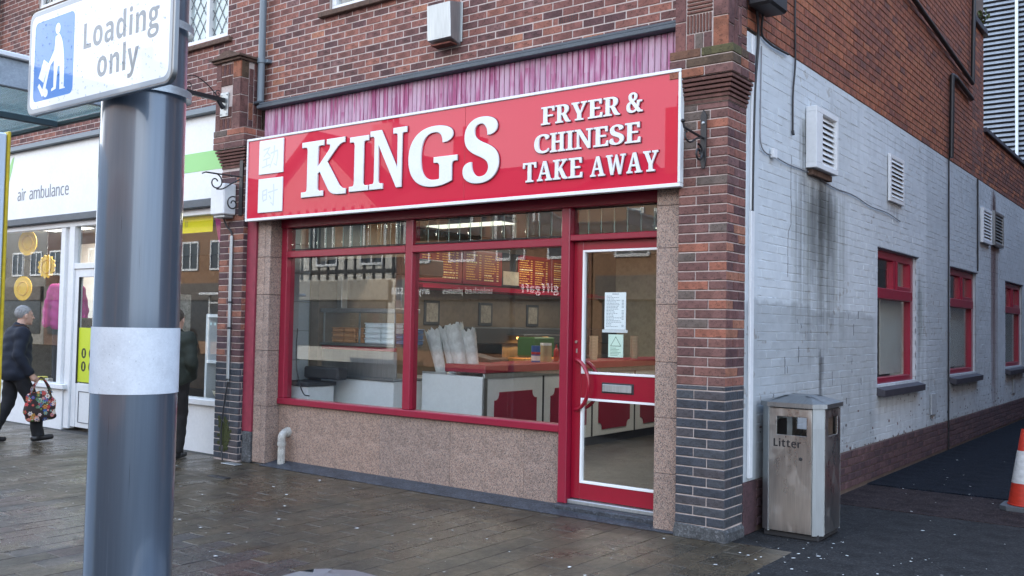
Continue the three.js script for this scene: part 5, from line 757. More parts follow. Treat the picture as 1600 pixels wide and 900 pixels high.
// ================================================================ street furniture
{
  const p = thing('sign_post', 'thick grey painted steel post with a white band in the left foreground', 'post', [1.228, 0, 5.668]);
  part('column', new THREE.CylinderGeometry(0.0755, 0.0885, 6, 48, 1).translate(0, 3, 0), MT.postPaint, p);
  part('white_band', new THREE.CylinderGeometry(0.0868, 0.0870, 0.134, 48, 1, true).translate(0, 1.557, 0), mt(0.78, 0.80, 0.82, 0.35, { map: T.post }), p);
  const s = thing('loading_sign', 'white rectangular Loading only sign with blue trolley symbol clamped to the grey post', 'sign', [1.222, 2.083, 5.765], 0.0);
  const w = 0.545, h = 0.222;
  const t = canvasTex(1400, 570, (x, W, H) => {
    x.fillStyle = '#e6ebee'; x.fillRect(0, 0, W, H); const rr = (a, b, c, d, r) => { x.beginPath(); x.moveTo(a + r, b); x.arcTo(a + c, b, a + c, b + d, r); x.arcTo(a + c, b + d, a, b + d, r); x.arcTo(a, b + d, a, b, r); x.arcTo(a, b, a + c, b, r); x.closePath(); };
    x.fillStyle = '#8d979f'; x.fillRect(0, 0, W, H); x.fillStyle = '#eef1f2'; rr(24, 24, W - 48, H - 48, 46); x.fill();
    x.fillStyle = '#0078c6'; rr(60, 62, 430, 446, 36); x.fill();
    x.fillStyle = '#f2f6f8'; x.beginPath(); x.ellipse(312, 130, 26, 30, 0, 0, 7); x.fill();
    x.beginPath(); x.moveTo(290, 172); x.lineTo(326, 158); x.quadraticCurveTo(370, 190, 384, 280); x.lineTo(392, 330); x.lineTo(396, 458); x.lineTo(412, 470); x.lineTo(350, 470); x.lineTo(346, 340); x.lineTo(322, 340); x.lineTo(312, 462); x.lineTo(262, 470); x.lineTo(262, 456); x.lineTo(284, 448); x.lineTo(280, 300); x.lineTo(244, 322); x.lineTo(206, 420); x.lineTo(188, 480); x.lineTo(160, 486); x.lineTo(108, 424); x.lineTo(126, 408); x.lineTo(164, 446); x.lineTo(226, 306); x.lineTo(282, 244); x.closePath(); x.fill();
    x.save(); x.translate(168, 350); x.rotate(0.52); x.fillRect(-34, -62, 68, 112); x.restore(); x.beginPath(); x.arc(200, 470, 24, 0, 7); x.fill();
    x.fillStyle = '#626e76'; x.font = 'bold 190px sans-serif'; x.textAlign = 'center'; x.fillText('Loading', 930, 292, 720); x.fillText('only', 920, 462, 420);
  });
  const sh = new THREE.Shape(), r = 0.024; sh.moveTo(r, 0); sh.lineTo(w - r, 0); sh.quadraticCurveTo(w, 0, w, r); sh.lineTo(w, h - r); sh.quadraticCurveTo(w, h, w - r, h); sh.lineTo(r, h); sh.quadraticCurveTo(0, h, 0, h - r); sh.lineTo(0, r); sh.quadraticCurveTo(0, 0, r, 0);
  const face = new THREE.ShapeGeometry(sh, 8), U = face.attributes.uv, P = face.attributes.position; for (let i = 0; i < U.count; i++) U.setXY(i, P.getX(i) / w, P.getY(i) / h);
  part('face', face.translate(-w / 2, 0, 0.0125), mt(1, 1, 1, 0.5, { map: t, phys: true, clearcoat: 0.7, clearcoatRoughness: 0.03 }), s);
  part('backing_plate', metric(new THREE.ExtrudeGeometry(sh, { depth: 0.008, bevelEnabled: true, bevelSize: 0.004, bevelThickness: 0.002, bevelSegments: 2 }).translate(-w / 2, 0, 0.002)), MT.steelDull, s);
  for (const y of [0.03, 0.17]) part('clamp', new THREE.CylinderGeometry(0.0905, 0.0905, 0.016, 40, 1, true).translate(0.013, y, -0.097), MT.galv, s);
  // rain drops standing on the sign face
  const rr = rng(402), dr = []; for (let i = 0; i < 420; i++) { const q = 0.0007 + 0.0016 * Math.pow(rr(), 2); dr.push(new THREE.SphereGeometry(q, 6, 3, 0, 6.283, 0, 1.571).rotateX(Math.PI / 2).scale(1, 1.2, 0.55).translate((rr() - 0.5) * (w - 0.03), 0.01 + rr() * (h - 0.02), 0.0128)); }
  const d = part('rain_drops', dr, mt(0.9, 0.95, 1, 0.02, { phys: true, transmission: 0.8, thickness: 0.002, ior: 1.33 }), s); d.userData.kind = 'stuff';
}
function bin(label, x, z, turn) {
  const b = thing('litter_bin', label, 'litter bin', [x, 0, z], turn, 'stainless litter bins'); const W = 0.25, D = 0.275, c = 0.075, H = 1.03;
  const sheet = (w, h, holes, dpt = 0.012) => { const s = new THREE.Shape([[-w / 2, 0], [w / 2, 0], [w / 2, h], [-w / 2, h]].map(p => new THREE.Vector2(...p))); for (const [a, y0, e, y1] of holes) s.holes.push(new THREE.Path([[a, y0], [a, y1], [e, y1], [e, y0]].map(p => new THREE.Vector2(...p)))); return metric(new THREE.ExtrudeGeometry(s, { depth: dpt, bevelEnabled: true, bevelSize: 0.002, bevelThickness: 0.002, bevelSegments: 1, bevelOffset: -0.002 })); };
  const fr = part('front_panel', sheet(2 * (W - c) - 0.008, H - 0.06, [[-0.11, 0.76, 0.13, 0.905]]).translate(0, 0.05, D - 0.014), MT.steel, b);
  part('back_panel', sheet(2 * (W - c) - 0.008, H - 0.06, [[-0.11, 0.76, 0.13, 0.905]]).rotateY(Math.PI).translate(0, 0.05, -D + 0.014), MT.steel, b);
  for (const s of [1, -1]) part('side_panel', sheet(2 * (D - c) - 0.008, H - 0.06, [[-0.12, 0.76, 0.12, 0.905]]).rotateY(s * Math.PI / 2).translate(s * (W - 0.014), 0.05, 0), MT.steel, b);
  for (const [sx, sz] of [[1, 1], [1, -1], [-1, 1], [-1, -1]]) part('corner_post', sheet(c * 1.414 - 0.004, H - 0.04, []).translate(0, 0, -0.012).rotateY(Math.atan2(sx, sz)).translate(sx * (W - c / 2), 0.04, sz * (D - c / 2)), MT.galv, b);
  part('base', cb(-W + 0.03, 0, -D + 0.03, W - 0.03, 0.05, D - 0.03, 0.004), MT.dark, b);
  part('liner', [cb(-W + 0.05, 0.05, -D + 0.05, W - 0.05, 0.70, D - 0.05, 0), cb(-W + 0.04, 0.68, -D + 0.06, -W + 0.05, 0.9, D - 0.1, 0)], MT.black, b);
  const oct = (o, y) => [[-W + c - o * 0.4, -D - o], [W - c + o * 0.4, -D - o], [W + o, -D + c - o * 0.4], [W + o, D - c + o * 0.4], [W - c + o * 0.4, D + o], [-W + c - o * 0.4, D + o], [-W - o, D - c + o * 0.4], [-W - o, -D + c - o * 0.4]].map(p => [p[0], y, p[1]]);
  const pos = [], e = oct(0.02, H), f = oct(0.02, H + 0.035), tp = oct(-0.17, H + 0.088).map(p => p); const tri = (a, q, d) => pos.push(...a, ...q, ...d);
  for (let i = 0; i < 8; i++) { const k = (i + 1) % 8; tri(e[i], f[i], f[k]); tri(e[i], f[k], e[k]); tri(f[i], tp[i], tp[k]); tri(f[i], tp[k], f[k]); tri(tp[i], [0, H + 0.090, 0], tp[k]); tri(e[i], e[k], [0, H, 0]); }
  const lg = new THREE.BufferGeometry(); lg.setAttribute('position', new THREE.Float32BufferAttribute(pos, 3)); lg.computeVertexNormals(); part('lid', metric(lg), MT.steelDull, b);
  let x0 = -0.135; for (const ch2 of 'Litter') { const g = new TextGeometry(ch2, { font: fontSans, size: 0.062, depth: 0.0008, bevelEnabled: false, curveSegments: 5 }); g.computeBoundingBox(); part('letter', g.translate(x0 - g.boundingBox.min.x, 0.665, 0.001), MT.black, fr).position.set(0, 0.05, D - 0.0005); x0 += g.boundingBox.max.x - g.boundingBox.min.x + 0.008; }
  part('lock', merge([new THREE.CylinderGeometry(0.014, 0.014, 0.008, 14).rotateX(Math.PI / 2).translate(0.085, 0.63, D + 0.002), new THREE.CylinderGeometry(0.006, 0.006, 0.004, 10).rotateX(Math.PI / 2).translate(0.085, 0.63, D + 0.008)]), MT.dark, b);
  return b;
}
bin('stainless steel litter bin standing against the corner of the white alley wall', 0.31, -0.80, 0.02);
bin('litter bin in the near foreground with only a corner of its steel lid showing', 1.60, 5.505, 0.0);
{
  const c = thing('traffic_cone', 'red and white traffic cone on a grey base at the mouth of the alley', 'traffic cone', [1.575, 0, -3.20]); const red = mt(0.62, 0.035, 0.012, 0.5, { map: T.fine }), y = v => 0.055 + v;
  part('base', metric(new THREE.ExtrudeGeometry(new THREE.Shape([[-0.13, -0.19], [0.13, -0.19], [0.19, -0.13], [0.19, 0.13], [0.13, 0.19], [-0.13, 0.19], [-0.19, 0.13], [-0.19, -0.13]].map(p => new THREE.Vector2(...p))), { depth: 0.035, bevelEnabled: true, bevelSize: 0.008, bevelThickness: 0.006, bevelSegments: 2 }).rotateX(-Math.PI / 2).translate(0, 0.008, 0)), mt(0.11, 0.12, 0.13, 0.8, { map: T.fine }), c);
  const seg = (a, b, m, n, o = 0) => { const r = v => 0.148 - 0.16 * v + o; part(n, new THREE.CylinderGeometry(r(b), r(a), b - a, 36, 1, true).translate(0, y((a + b) / 2), 0), m, c); };
  seg(0, 0.20, red, 'cone_body'); seg(0.20, 0.50, mt(0.72, 0.72, 0.70, 0.45, { map: T.fine }), 'reflective_sleeve', 0.002); seg(0.50, 0.70, red, 'cone_top'); part('rim', new THREE.TorusGeometry(0.147, 0.008, 8, 36).rotateX(Math.PI / 2).translate(0, 0.056, 0), red, c);
}
{
  const s = thing('bus_shelter', 'glass roofed bus shelter with grey fascia at the top left edge', 'shelter', [-4.7, 0, 4.4]);
  part('roof_glass', cb(-2.0, 3.02, -0.94, 1.96, 3.032, 0.7, 0), glassCanopy, s);
  part('end_fascia', cb(1.96, 3.0, -0.95, 2.0, 3.17, 0.72, 0.006), mt(0.36, 0.42, 0.47, 0.4, { map: T.fine }), s); part('end_trim', cb(1.94, 3.172, -0.97, 2.03, 3.205, 0.74, 0.006), MT.white, s);
  part('edge_rail', [cb(-2.0, 2.985, -0.96, 1.955, 3.015, -0.93, 0.004)], mt(0.05, 0.055, 0.06, 0.5), s); part('front_rail', [cb(-2.0, 2.96, 0.66, 1.955, 3.015, 0.72, 0.004)], mt(0.05, 0.055, 0.06, 0.5), s);
  for (const x of [-1.6, -0.2, 1.2]) part('roof_beam', cb(x - 0.02, 2.97, -0.92, x + 0.02, 3.014, 0.65, 0.004), mt(0.10, 0.115, 0.13, 0.4), s);
  for (const x of [-1.6, 1.2]) part('post', rod([x, 0, 0.6], [x, 2.97, 0.6], 0.05, 0.05, 16), MT.pipeGrey, s);
}
{
  const s = thing('information_panel', 'pale blue timetable panel with a yellow edge at the left border', 'panel', [0.613, 0, 5.635]); const pf = mt(0.60, 0.68, 0.76, 0.35, { map: T.clean });
  part('panel', cb(-0.06, 0.12, 0.03, 0.0, 2.10, 0.86, 0.004), pf, s); part('yellow_edge', cb(-0.062, 0.0, 0.022, 0.003, 2.105, 0.029, 0.002), mt(0.72, 0.52, 0.01, 0.4, { map: T.fine }), s); part('yellow_edge', cb(-0.062, 0.0, 0.861, 0.004, 2.105, 0.89, 0.003), mt(0.72, 0.52, 0.01, 0.4), s);
}
// access covers and litter
single('drain_cover', cb(-6.02, 0.0045, 0.10, -5.76, 0.016, 0.20, 0.004), MT.galv, 'small pale metal cover plate on the paving below the left pier', 'cover');
single('drain_grate', merge([cb(-5.42, -0.002, 0.72, -5.12, 0.011, 0.80, 0.003), cb(-5.35, 0.0115, 0.735, -5.3, 0.014, 0.785, 0.001), cb(-5.25, 0.0115, 0.735, -5.2, 0.014, 0.785, 0.001)]), MT.black, 'small black drain grating set in the paving near the left pier', 'grating');
{
  const r = rng(517), g = [], g2 = []; const flake = (x, z, y, s, arr) => { const q = new THREE.CircleGeometry(s, 6).rotateX(-Math.PI / 2), p = q.attributes.position; for (let i = 1; i < p.count; i++) { const f = 0.6 + 0.7 * r(); p.setX(i, p.getX(i) * f); p.setZ(i, p.getZ(i) * f); } q.scale(1, 1, 0.5 + r()); q.rotateY(r() * 6); arr.push(q.translate(x, y, z)); };
  for (let i = 0; i < 170; i++) { const x = -8 + 8.3 * Math.pow(r(), 0.8), z = 0.1 + 3.6 * r(); flake(x, z, 0.0075, 0.004 + 0.012 * Math.pow(r(), 2), r() < 0.7 ? g : g2); }
  for (let i = 0; i < 70; i++) { const x = 0.1 + 1.7 * r(), z = -0.9 + (r() + r()) * 0.9; if (x < 0.6 && z < -0.45) continue; flake(x, z, 0.008, 0.004 + 0.010 * Math.pow(r(), 2), r() < 0.85 ? g : g2); }
  for (let i = 0; i < 34; i++) flake(0.2 + 2.0 * r(), -1.2 - 5.5 * r(), 0.0205, 0.006 + 0.010 * r() * r(), g);
  const m = part('litter_flakes', g, mt(0.75, 0.74, 0.70, 0.8)); m.userData = { kind: 'stuff', label: 'scattered white paper flakes and gum spots on the paving', category: 'litter' };
  const m2 = part('gum_spots', g2, mt(0.26, 0.25, 0.24, 0.8)); m2.userData = { kind: 'stuff', label: 'flattened grey gum spots on the brown paving', category: 'gum' };
}
// ================================================================ people
const dCap = (p, a, b, ra, rb, sx = 1) => { const px = (p[0] - a[0]) * sx, py = p[1] - a[1], pz = p[2] - a[2], bx = (b[0] - a[0]) * sx, by = b[1] - a[1], bz = b[2] - a[2]; const L = bx * bx + by * by + bz * bz; const h = Math.max(0, Math.min(1, (px * bx + py * by + pz * bz) / (L || 1))); const dx = px - bx * h, dy = py - by * h, dz = pz - bz * h; return Math.sqrt(dx * dx + dy * dy + dz * dz) - (ra + (rb - ra) * h); };
const dEll = (p, c, r) => { const x = (p[0] - c[0]) / r[0], y = (p[1] - c[1]) / r[1], z = (p[2] - c[2]) / r[2], k = Math.sqrt(x * x + y * y + z * z); return (k - 1) * Math.min(r[0], r[1], r[2]); };
const smin = (a, b, k) => { const h = Math.max(0, Math.min(1, 0.5 + 0.5 * (b - a) / k)); return b + (a - b) * h - k * h * (1 - h); };
function sdf(fn, lo, hi, cell) {
  const n = Math.ceil(Math.max(hi[0] - lo[0], hi[1] - lo[1], hi[2] - lo[2]) / cell) + 5, mc = new MarchingCubes(n, MT.white, false, false, 160000); mc.isolation = 0; const half = n / 2, c = [0, 1, 2].map(i => (lo[i] + hi[i]) / 2);
  for (let k = 0; k < n; k++) for (let j = 0; j < n; j++) for (let i = 0; i < n; i++) { const p = [c[0] + (i - half) * cell, c[1] + (j - half) * cell, c[2] + (k - half) * cell]; let v = -1; if (p[0] > lo[0] && p[0] < hi[0] && p[1] > lo[1] && p[1] < hi[1] && p[2] > lo[2] && p[2] < hi[2]) v = -fn(p); mc.field[i + j * n + k * n * n] = v; }
  mc.update(); const m = mc.count, P = new Float32Array(mc.positionArray.slice(0, m * 3)), N = new Float32Array(mc.normalArray.slice(0, m * 3)); for (let i = 0; i < m; i++) for (let q = 0; q < 3; q++) P[i * 3 + q] = c[q] + P[i * 3 + q] * half * cell;
  const g = new THREE.BufferGeometry(); g.setAttribute('position', new THREE.BufferAttribute(P, 3)); g.setAttribute('normal', new THREE.BufferAttribute(N, 3)); return metric(g).deleteAttribute('normal') && (() => { const q = metric(g); q.computeVertexNormals(); const o = new THREE.BufferGeometry(); o.setAttribute('position', g.attributes.position); o.setAttribute('normal', new THREE.BufferAttribute(N, 3)); o.setAttribute('uv', q.attributes.uv); return o; })();
}
function buildPerson(J, o) {
  const g = thing('person', o.label, 'person', o.pos, o.turn); const skin = mt(0.50, 0.30, 0.22, 0.6), H = J.head;
  const hand = (p, w, e, s) => { // palm plus five fingers curled round a handle
    const dir = [w[0] - e[0], w[1] - e[1], w[2] - e[2]], L = Math.hypot(...dir), u = dir.map(v => v / L), at = (t, x, z) => [w[0] + u[0] * t + x, w[1] + u[1] * t, w[2] + u[2] * t + z];
    let d = dCap(p, at(0, 0, 0), at(0.085, 0, 0), 0.032, 0.036);
    for (let i = 0; i < 4; i++) { const z = (i - 1.5) * 0.021, l = [0.032, 0.040, 0.036, 0.026][i], a = at(0.09, 0, z), b = at(0.09 + l, s * 0.012, z), c = at(0.085 + l * 0.75, s * 0.038, z); d = smin(d, Math.min(dCap(p, a, b, 0.0105, 0.0095), dCap(p, b, c, 0.0095, 0.0085)), 0.006); }
    return smin(d, Math.min(dCap(p, at(0.03, 0, 0.03), at(0.075, s * 0.02, 0.055), 0.013, 0.011), dCap(p, at(0.075, s * 0.02, 0.055), at(0.105, s * 0.03, 0.045), 0.011, 0.009)), 0.008);
  };
  const headF = p => { // local head shape: skull, jaw, nose, ears, brow
    const q = [p[0] - H[0], p[1] - H[1], p[2] - H[2]]; let d = dEll(q, [0, 0.035, -0.012], [0.076, 0.095, 0.098]); d = smin(d, dEll(q, [0, -0.045, 0.018], [0.058, 0.075, 0.078]), 0.03);
    d = smin(d, dCap(q, [0, 0.012, 0.088], [0, -0.028, 0.112], 0.009, 0.015), 0.014); d = smin(d, dCap(q, [-0.04, 0.032, 0.075], [0.04, 0.032, 0.075], 0.012, 0.012), 0.012); d = smin(d, dCap(q, [-0.022, -0.062, 0.088], [0.022, -0.062, 0.088], 0.008, 0.008), 0.012); d = smin(d, dEll(q, [0, -0.10, 0.075], [0.025, 0.02, 0.022]), 0.02);
    for (const s of [-1, 1]) { d = smin(d, dEll(q, [s * 0.080, -0.005, -0.005], [0.010, 0.032, 0.020]), 0.006); d = Math.max(d, -dEll(q, [s * 0.032, 0.010, 0.098], [0.017, 0.010, 0.013])); d = Math.min(d, dEll(q, [s * 0.032, 0.010, 0.082], [0.013, 0.011, 0.012])); } return d;
  };
  const core = p => { let d = dCap(p, J.pelvis, J.chest, 0.12, 0.13, 0.8); d = smin(d, dCap(p, J.neck, [H[0], H[1] - 0.05, H[2] - 0.02], 0.058, 0.055), 0.03); for (const s of ['R', 'L']) { d = smin(d, Math.min(dCap(p, J['sh' + s], J['el' + s], 0.05, 0.042), dCap(p, J['el' + s], J['wr' + s], 0.042, 0.028)), 0.02); d = smin(d, Math.min(dCap(p, J['hp' + s], J['kn' + s], 0.078, 0.055), dCap(p, J['kn' + s], J['an' + s], 0.052, 0.038)), 0.02); } return d; };
  const pts = Object.values(J), lo = [0, 1, 2].map(i => Math.min(...pts.map(q => q[i])) - 0.25), hi = [0, 1, 2].map(i => Math.max(...pts.map(q => q[i])) + 0.25);
  const bits = [sdf(p => core(p), lo, hi, 0.018), sdf(headF, [H[0] - 0.13, H[1] - 0.17, H[2] - 0.16], [H[0] + 0.13, H[1] + 0.16, H[2] + 0.17], 0.0045)];
  for (const s of ['R', 'L']) if (!o.pocket || s === 'R' && !o.pocketR) { const w = J['wr' + s], e = J['el' + s]; bits.push(sdf(p => hand(p, w, e, s === 'R' ? 1 : -1), w.map(v => v - 0.16), w.map(v => v + 0.16), 0.004)); }
  const body = part('body', merge(bits), skin, g);
  part('hair', sdf(p => { const q = [p[0] - H[0], p[1] - H[1], p[2] - H[2]]; let d = dEll(q, [0, 0.042, -0.020], [0.080, 0.097, 0.102]); d = Math.max(d, (q[2] * 0.85 - q[1] * 0.75 - 0.0)); d = Math.max(d, -q[1] - 0.07 + 0.4 * Math.max(0, q[2] + 0.02)); return d + 0.003 * Math.sin(q[0] * 160 + q[1] * 60) * Math.sin(q[2] * 140); }, [H[0] - 0.13, H[1] - 0.16, H[2] - 0.16], [H[0] + 0.13, H[1] + 0.17, H[2] + 0.16], 0.005), mt(...o.hair, 0.9, { map: T.brick }), g);
  const fold = p => 0.006 * Math.sin(p[1] * 38 + p[0] * 20) * Math.sin(p[2] * 26 + p[1] * 12);
  const coat = p => { let d = dCap(p, [J.chest[0], J.chest[1] + 0.02, J.chest[2]], [J.pelvis[0], o.hem + 0.12, J.pelvis[2]], 0.165, 0.185, 0.80); d = smin(d, dCap(p, J.shR, J.shL, 0.085, 0.085), 0.07); d = smin(d, dCap(p, [J.neck[0], J.neck[1] - 0.03, J.neck[2] - 0.01], [J.neck[0], J.neck[1] + 0.02, J.neck[2]], 0.088, 0.078), 0.04); for (const s of ['R', 'L']) d = smin(d, Math.min(dCap(p, J['sh' + s], J['el' + s], 0.082, 0.070), dCap(p, J['el' + s], [0, 1, 2].map(i => J['el' + s][i] + 0.93 * (J['wr' + s][i] - J['el' + s][i])), 0.070, 0.056)), 0.035); d = Math.max(d, o.hem - p[1]); const hole = dCap(p, J.neck, [H[0], H[1] + 0.1, H[2]], 0.062, 0.07); return Math.max(d, -hole) + fold(p); };
  const ct = part('coat', sdf(coat, [lo[0], o.hem - 0.05, lo[2]], [hi[0], J.neck[1] + 0.14, hi[2]], 0.012), mt(...o.coat, 0.85, { map: T.fine, bumpMap: T.fineBump, bumpScale: 0.002 }), g);
  part('collar', sdf(p => { const d = Math.abs(dCap(p, [J.neck[0], J.neck[1] - 0.04, J.neck[2] + 0.01], [J.neck[0], J.neck[1] + 0.03, J.neck[2] + 0.01], 0.096, 0.085)) - 0.010; return Math.max(d, Math.max(p[1] - J.neck[1] - 0.045 + 0.35 * Math.max(0, p[2] - J.neck[2]), J.neck[1] - 0.05 - p[1])); }, J.neck.map(v => v - 0.17), J.neck.map(v => v + 0.17), 0.006), mt(...o.collar, 0.9), ct);
  const tr = p => { let d = dCap(p, J.hpR, J.hpL, 0.115, 0.115); for (const s of ['R', 'L']) d = smin(d, Math.min(dCap(p, J['hp' + s], J['kn' + s], 0.105, 0.082), dCap(p, J['kn' + s], [J['an' + s][0], J['an' + s][1] - 0.02, J['an' + s][2]], 0.082, 0.074)), 0.03); return Math.max(d, 0.075 - p[1]) + fold(p) * 0.8; };
  part('trousers', sdf(tr, [lo[0], 0.05, lo[2]], [hi[0], J.pelvis[1] + 0.2, hi[2]], 0.012), mt(...o.trousers, 0.9, { map: T.fine }), g);
  for (const s of ['R', 'L']) { const a = J['an' + s], t = J['to' + s]; part('shoe', sdf(p => { let d = dCap(p, [a[0], t[1] > 0.09 ? a[1] - 0.045 : 0.045, a[2] - 0.045], t, 0.046, 0.036, 1.1); d = smin(d, dCap(p, [a[0], a[1] - 0.03, a[2]], [a[0], a[1] + 0.01, a[2]], 0.05, 0.05), 0.02); return Math.max(d, -p[1] + 0.004); }, [a[0] - 0.12, -0.01, Math.min(a[2], t[2]) - 0.16], [a[0] + 0.12, a[1] + 0.09, Math.max(a[2], t[2]) + 0.12], 0.007), mt(0.018, 0.017, 0.018, 0.35), g); }
  return g;
}
{
  const J = { pelvis: [0, 0.93, 0], chest: [0, 1.30, 0.015], neck: [0, 1.475, 0.035], head: [0, 1.635, 0.085], shR: [-0.185, 1.405, 0.01], shL: [0.185, 1.405, 0.01], elR: [-0.235, 1.12, -0.045], elL: [0.235, 1.13, -0.06], wrR: [-0.235, 0.90, 0.10], wrL: [0.22, 0.90, 0.03], hpR: [-0.095, 0.90, 0], hpL: [0.095, 0.90, 0], knR: [-0.10, 0.50, 0.20], knL: [0.095, 0.50, -0.04], anR: [-0.10, 0.105, 0.27], anL: [0.095, 0.13, -0.24], toR: [-0.11, 0.055, 0.43], toL: [0.10, 0.04, -0.08] };
  const px = -9.42, pz = 0.92, turn = Math.PI - 0.12;
  buildPerson(J, { label: 'grey haired person in a navy coat walking towards the charity shop with a bag', pos: [px, 0, pz], turn, hair: [0.42, 0.42, 0.42], coat: [0.012, 0.017, 0.032], collar: [0.045, 0.025, 0.018], trousers: [0.012, 0.012, 0.015], hem: 0.80 });
  // patterned carrier in the right hand
  const ft = canvasTex(512, 512, (x) => { const r = rng(77); x.fillStyle = '#2a1816'; x.fillRect(0, 0, 512, 512); const cs = ['#c23a3a', '#e08a7a', '#d9cfc0', '#5b7a3a', '#3a5c9a', '#b0453a', '#7a9a8a', '#c98a3a', '#e6c8c0']; for (let i = 0; i < 150; i++) { const cx = r() * 512, cy = r() * 512, s = 12 + r() * 22, c = cs[Math.floor(r() * cs.length)]; x.fillStyle = c; for (let k = 0; k < 6; k++) { x.beginPath(); x.ellipse(cx + Math.cos(k * 1.047) * s * 0.6, cy + Math.sin(k * 1.047) * s * 0.6, s * 0.42, s * 0.3, k * 1.047, 0, 7); x.fill(); } x.fillStyle = cs[Math.floor(r() * cs.length)]; x.beginPath(); x.arc(cx, cy, s * 0.3, 0, 7); x.fill(); } });
  const b = thing('shopping_bag', 'dark floral patterned shopping bag held by the walking person', 'bag', [px + 0.235, 0.26, pz - 0.22], turn);
  const g = new THREE.SphereGeometry(1, 36, 28), p = g.attributes.position; for (let i = 0; i < p.count; i++) { let x = p.getX(i), y = p.getY(i), z = p.getZ(i); const sg = v => Math.sign(v) * Math.pow(Math.abs(v), 0.62); const w = 0.19 - 0.035 * y; p.setXYZ(i, sg(x) * 0.075 * (1 - 0.25 * y) + 0.008 * Math.sin(z * 7 + y * 4), 0.21 + sg(y) * 0.20 + 0.012 * Math.sin(z * 6), sg(z) * w + 0.01 * Math.sin(y * 9)); const U = g.attributes.uv; U.setXY(i, p.getZ(i) * 2.0, p.getY(i) * 2.0); } g.computeVertexNormals(); ft.wrapS = ft.wrapT = THREE.RepeatWrapping;
  const fm = mt(0.85, 0.85, 0.85, 0.7, { map: ft }); part('bag_body', g, fm, b);
  for (const s of [-1, 1]) part('handle', tube([[s * 0.03, 0.38, -0.13], [s * 0.018, 0.50, -0.07], [0, 0.575, -0.012], [0, 0.575, 0.012], [s * 0.018, 0.50, 0.07], [s * 0.03, 0.38, 0.13]], 0.013, 30, 8), fm, b);
}
{
  const J = { pelvis: [0, 0.92, 0], chest: [0, 1.29, 0.01], neck: [0, 1.46, 0.03], head: [0, 1.62, 0.07], shR: [-0.19, 1.40, 0], shL: [0.19, 1.40, 0], elR: [-0.27, 1.12, -0.06], elL: [0.27, 1.12, -0.06], wrR: [-0.20, 0.96, 0.10], wrL: [0.20, 0.96, 0.10], hpR: [-0.095, 0.90, 0], hpL: [0.095, 0.90, 0], knR: [-0.10, 0.50, 0.03], knL: [0.10, 0.50, 0.05], anR: [-0.10, 0.10, -0.03], anL: [0.10, 0.10, 0.02], toR: [-0.11, 0.04, 0.13], toL: [0.12, 0.04, 0.18] };
  buildPerson(J, { label: 'person in a dark green jacket standing half hidden behind the grey post', pos: [-6.80, 0, 0.34], turn: Math.PI + 0.5, hair: [0.10, 0.08, 0.06], coat: [0.022, 0.028, 0.018], collar: [0.02, 0.025, 0.016], trousers: [0.014, 0.011, 0.010], hem: 0.84, pocket: true, pocketR: true });
}
{ // mannequin in the charity window
  const g = thing('mannequin', 'white mannequin in a magenta jacket in the charity shop window', 'mannequin', [-11.35, 0.502, -0.72], 0.95); const wh = mt(0.78, 0.77, 0.73, 0.4);
  part('head', sdf(p => { let d = dEll(p, [0, 1.90, 0.01], [0.085, 0.125, 0.10]); d = smin(d, dEll(p, [0, 1.83, 0.03], [0.06, 0.07, 0.07]), 0.04); return smin(d, dCap(p, [0, 1.62, 0], [0, 1.82, 0], 0.055, 0.05), 0.03); }, [-0.15, 1.55, -0.15], [0.15, 2.06, 0.16], 0.008), wh, g);
  const jk = p => { let d = dCap(p, [0, 1.50, 0], [0, 1.02, 0], 0.15, 0.165, 0.75); d = smin(d, dCap(p, [-0.17, 1.57, 0], [0.17, 1.57, 0], 0.07, 0.07), 0.07); for (const s of [-1, 1]) d = smin(d, Math.min(dCap(p, [s * 0.2, 1.55, 0], [s * 0.27, 1.25, 0], 0.07, 0.06), dCap(p, [s * 0.27, 1.25, 0], [s * 0.27, 1.0, 0.08], 0.06, 0.05)), 0.03); return Math.max(d, 0.93 - p[1]) + 0.005 * Math.sin(p[1] * 40 + p[0] * 18); };
  part('jacket', sdf(p => Math.max(jk(p), -dCap(p, [0, 1.75, 0.21], [0, 0.85, 0.24], 0.115, 0.10)), [-0.45, 0.88, -0.3], [0.45, 1.75, 0.32], 0.014), mt(0.42, 0.02, 0.20, 0.8), g);
  part('blouse', sdf(p => dCap(p, [0, 1.55, 0], [0, 1.0, 0], 0.12, 0.14, 0.8), [-0.3, 0.8, -0.2], [0.3, 1.75, 0.2], 0.018), MT.cream, g);
  part('trousers', sdf(p => { let d = 9; for (const s of [-1, 1]) d = smin(d, dCap(p, [s * 0.085, 0.95, 0], [s * 0.10, 0.12, 0.02], 0.105, 0.065), 0.03); return d; }, [-0.3, 0.0, -0.2], [0.3, 1.1, 0.2], 0.016), mt(0.025, 0.025, 0.03, 0.8), g); part('stand_base', new THREE.CylinderGeometry(0.2, 0.2, 0.02, 28).translate(0, 0.01, 0), MT.steel, g);
}
console.log('people done');
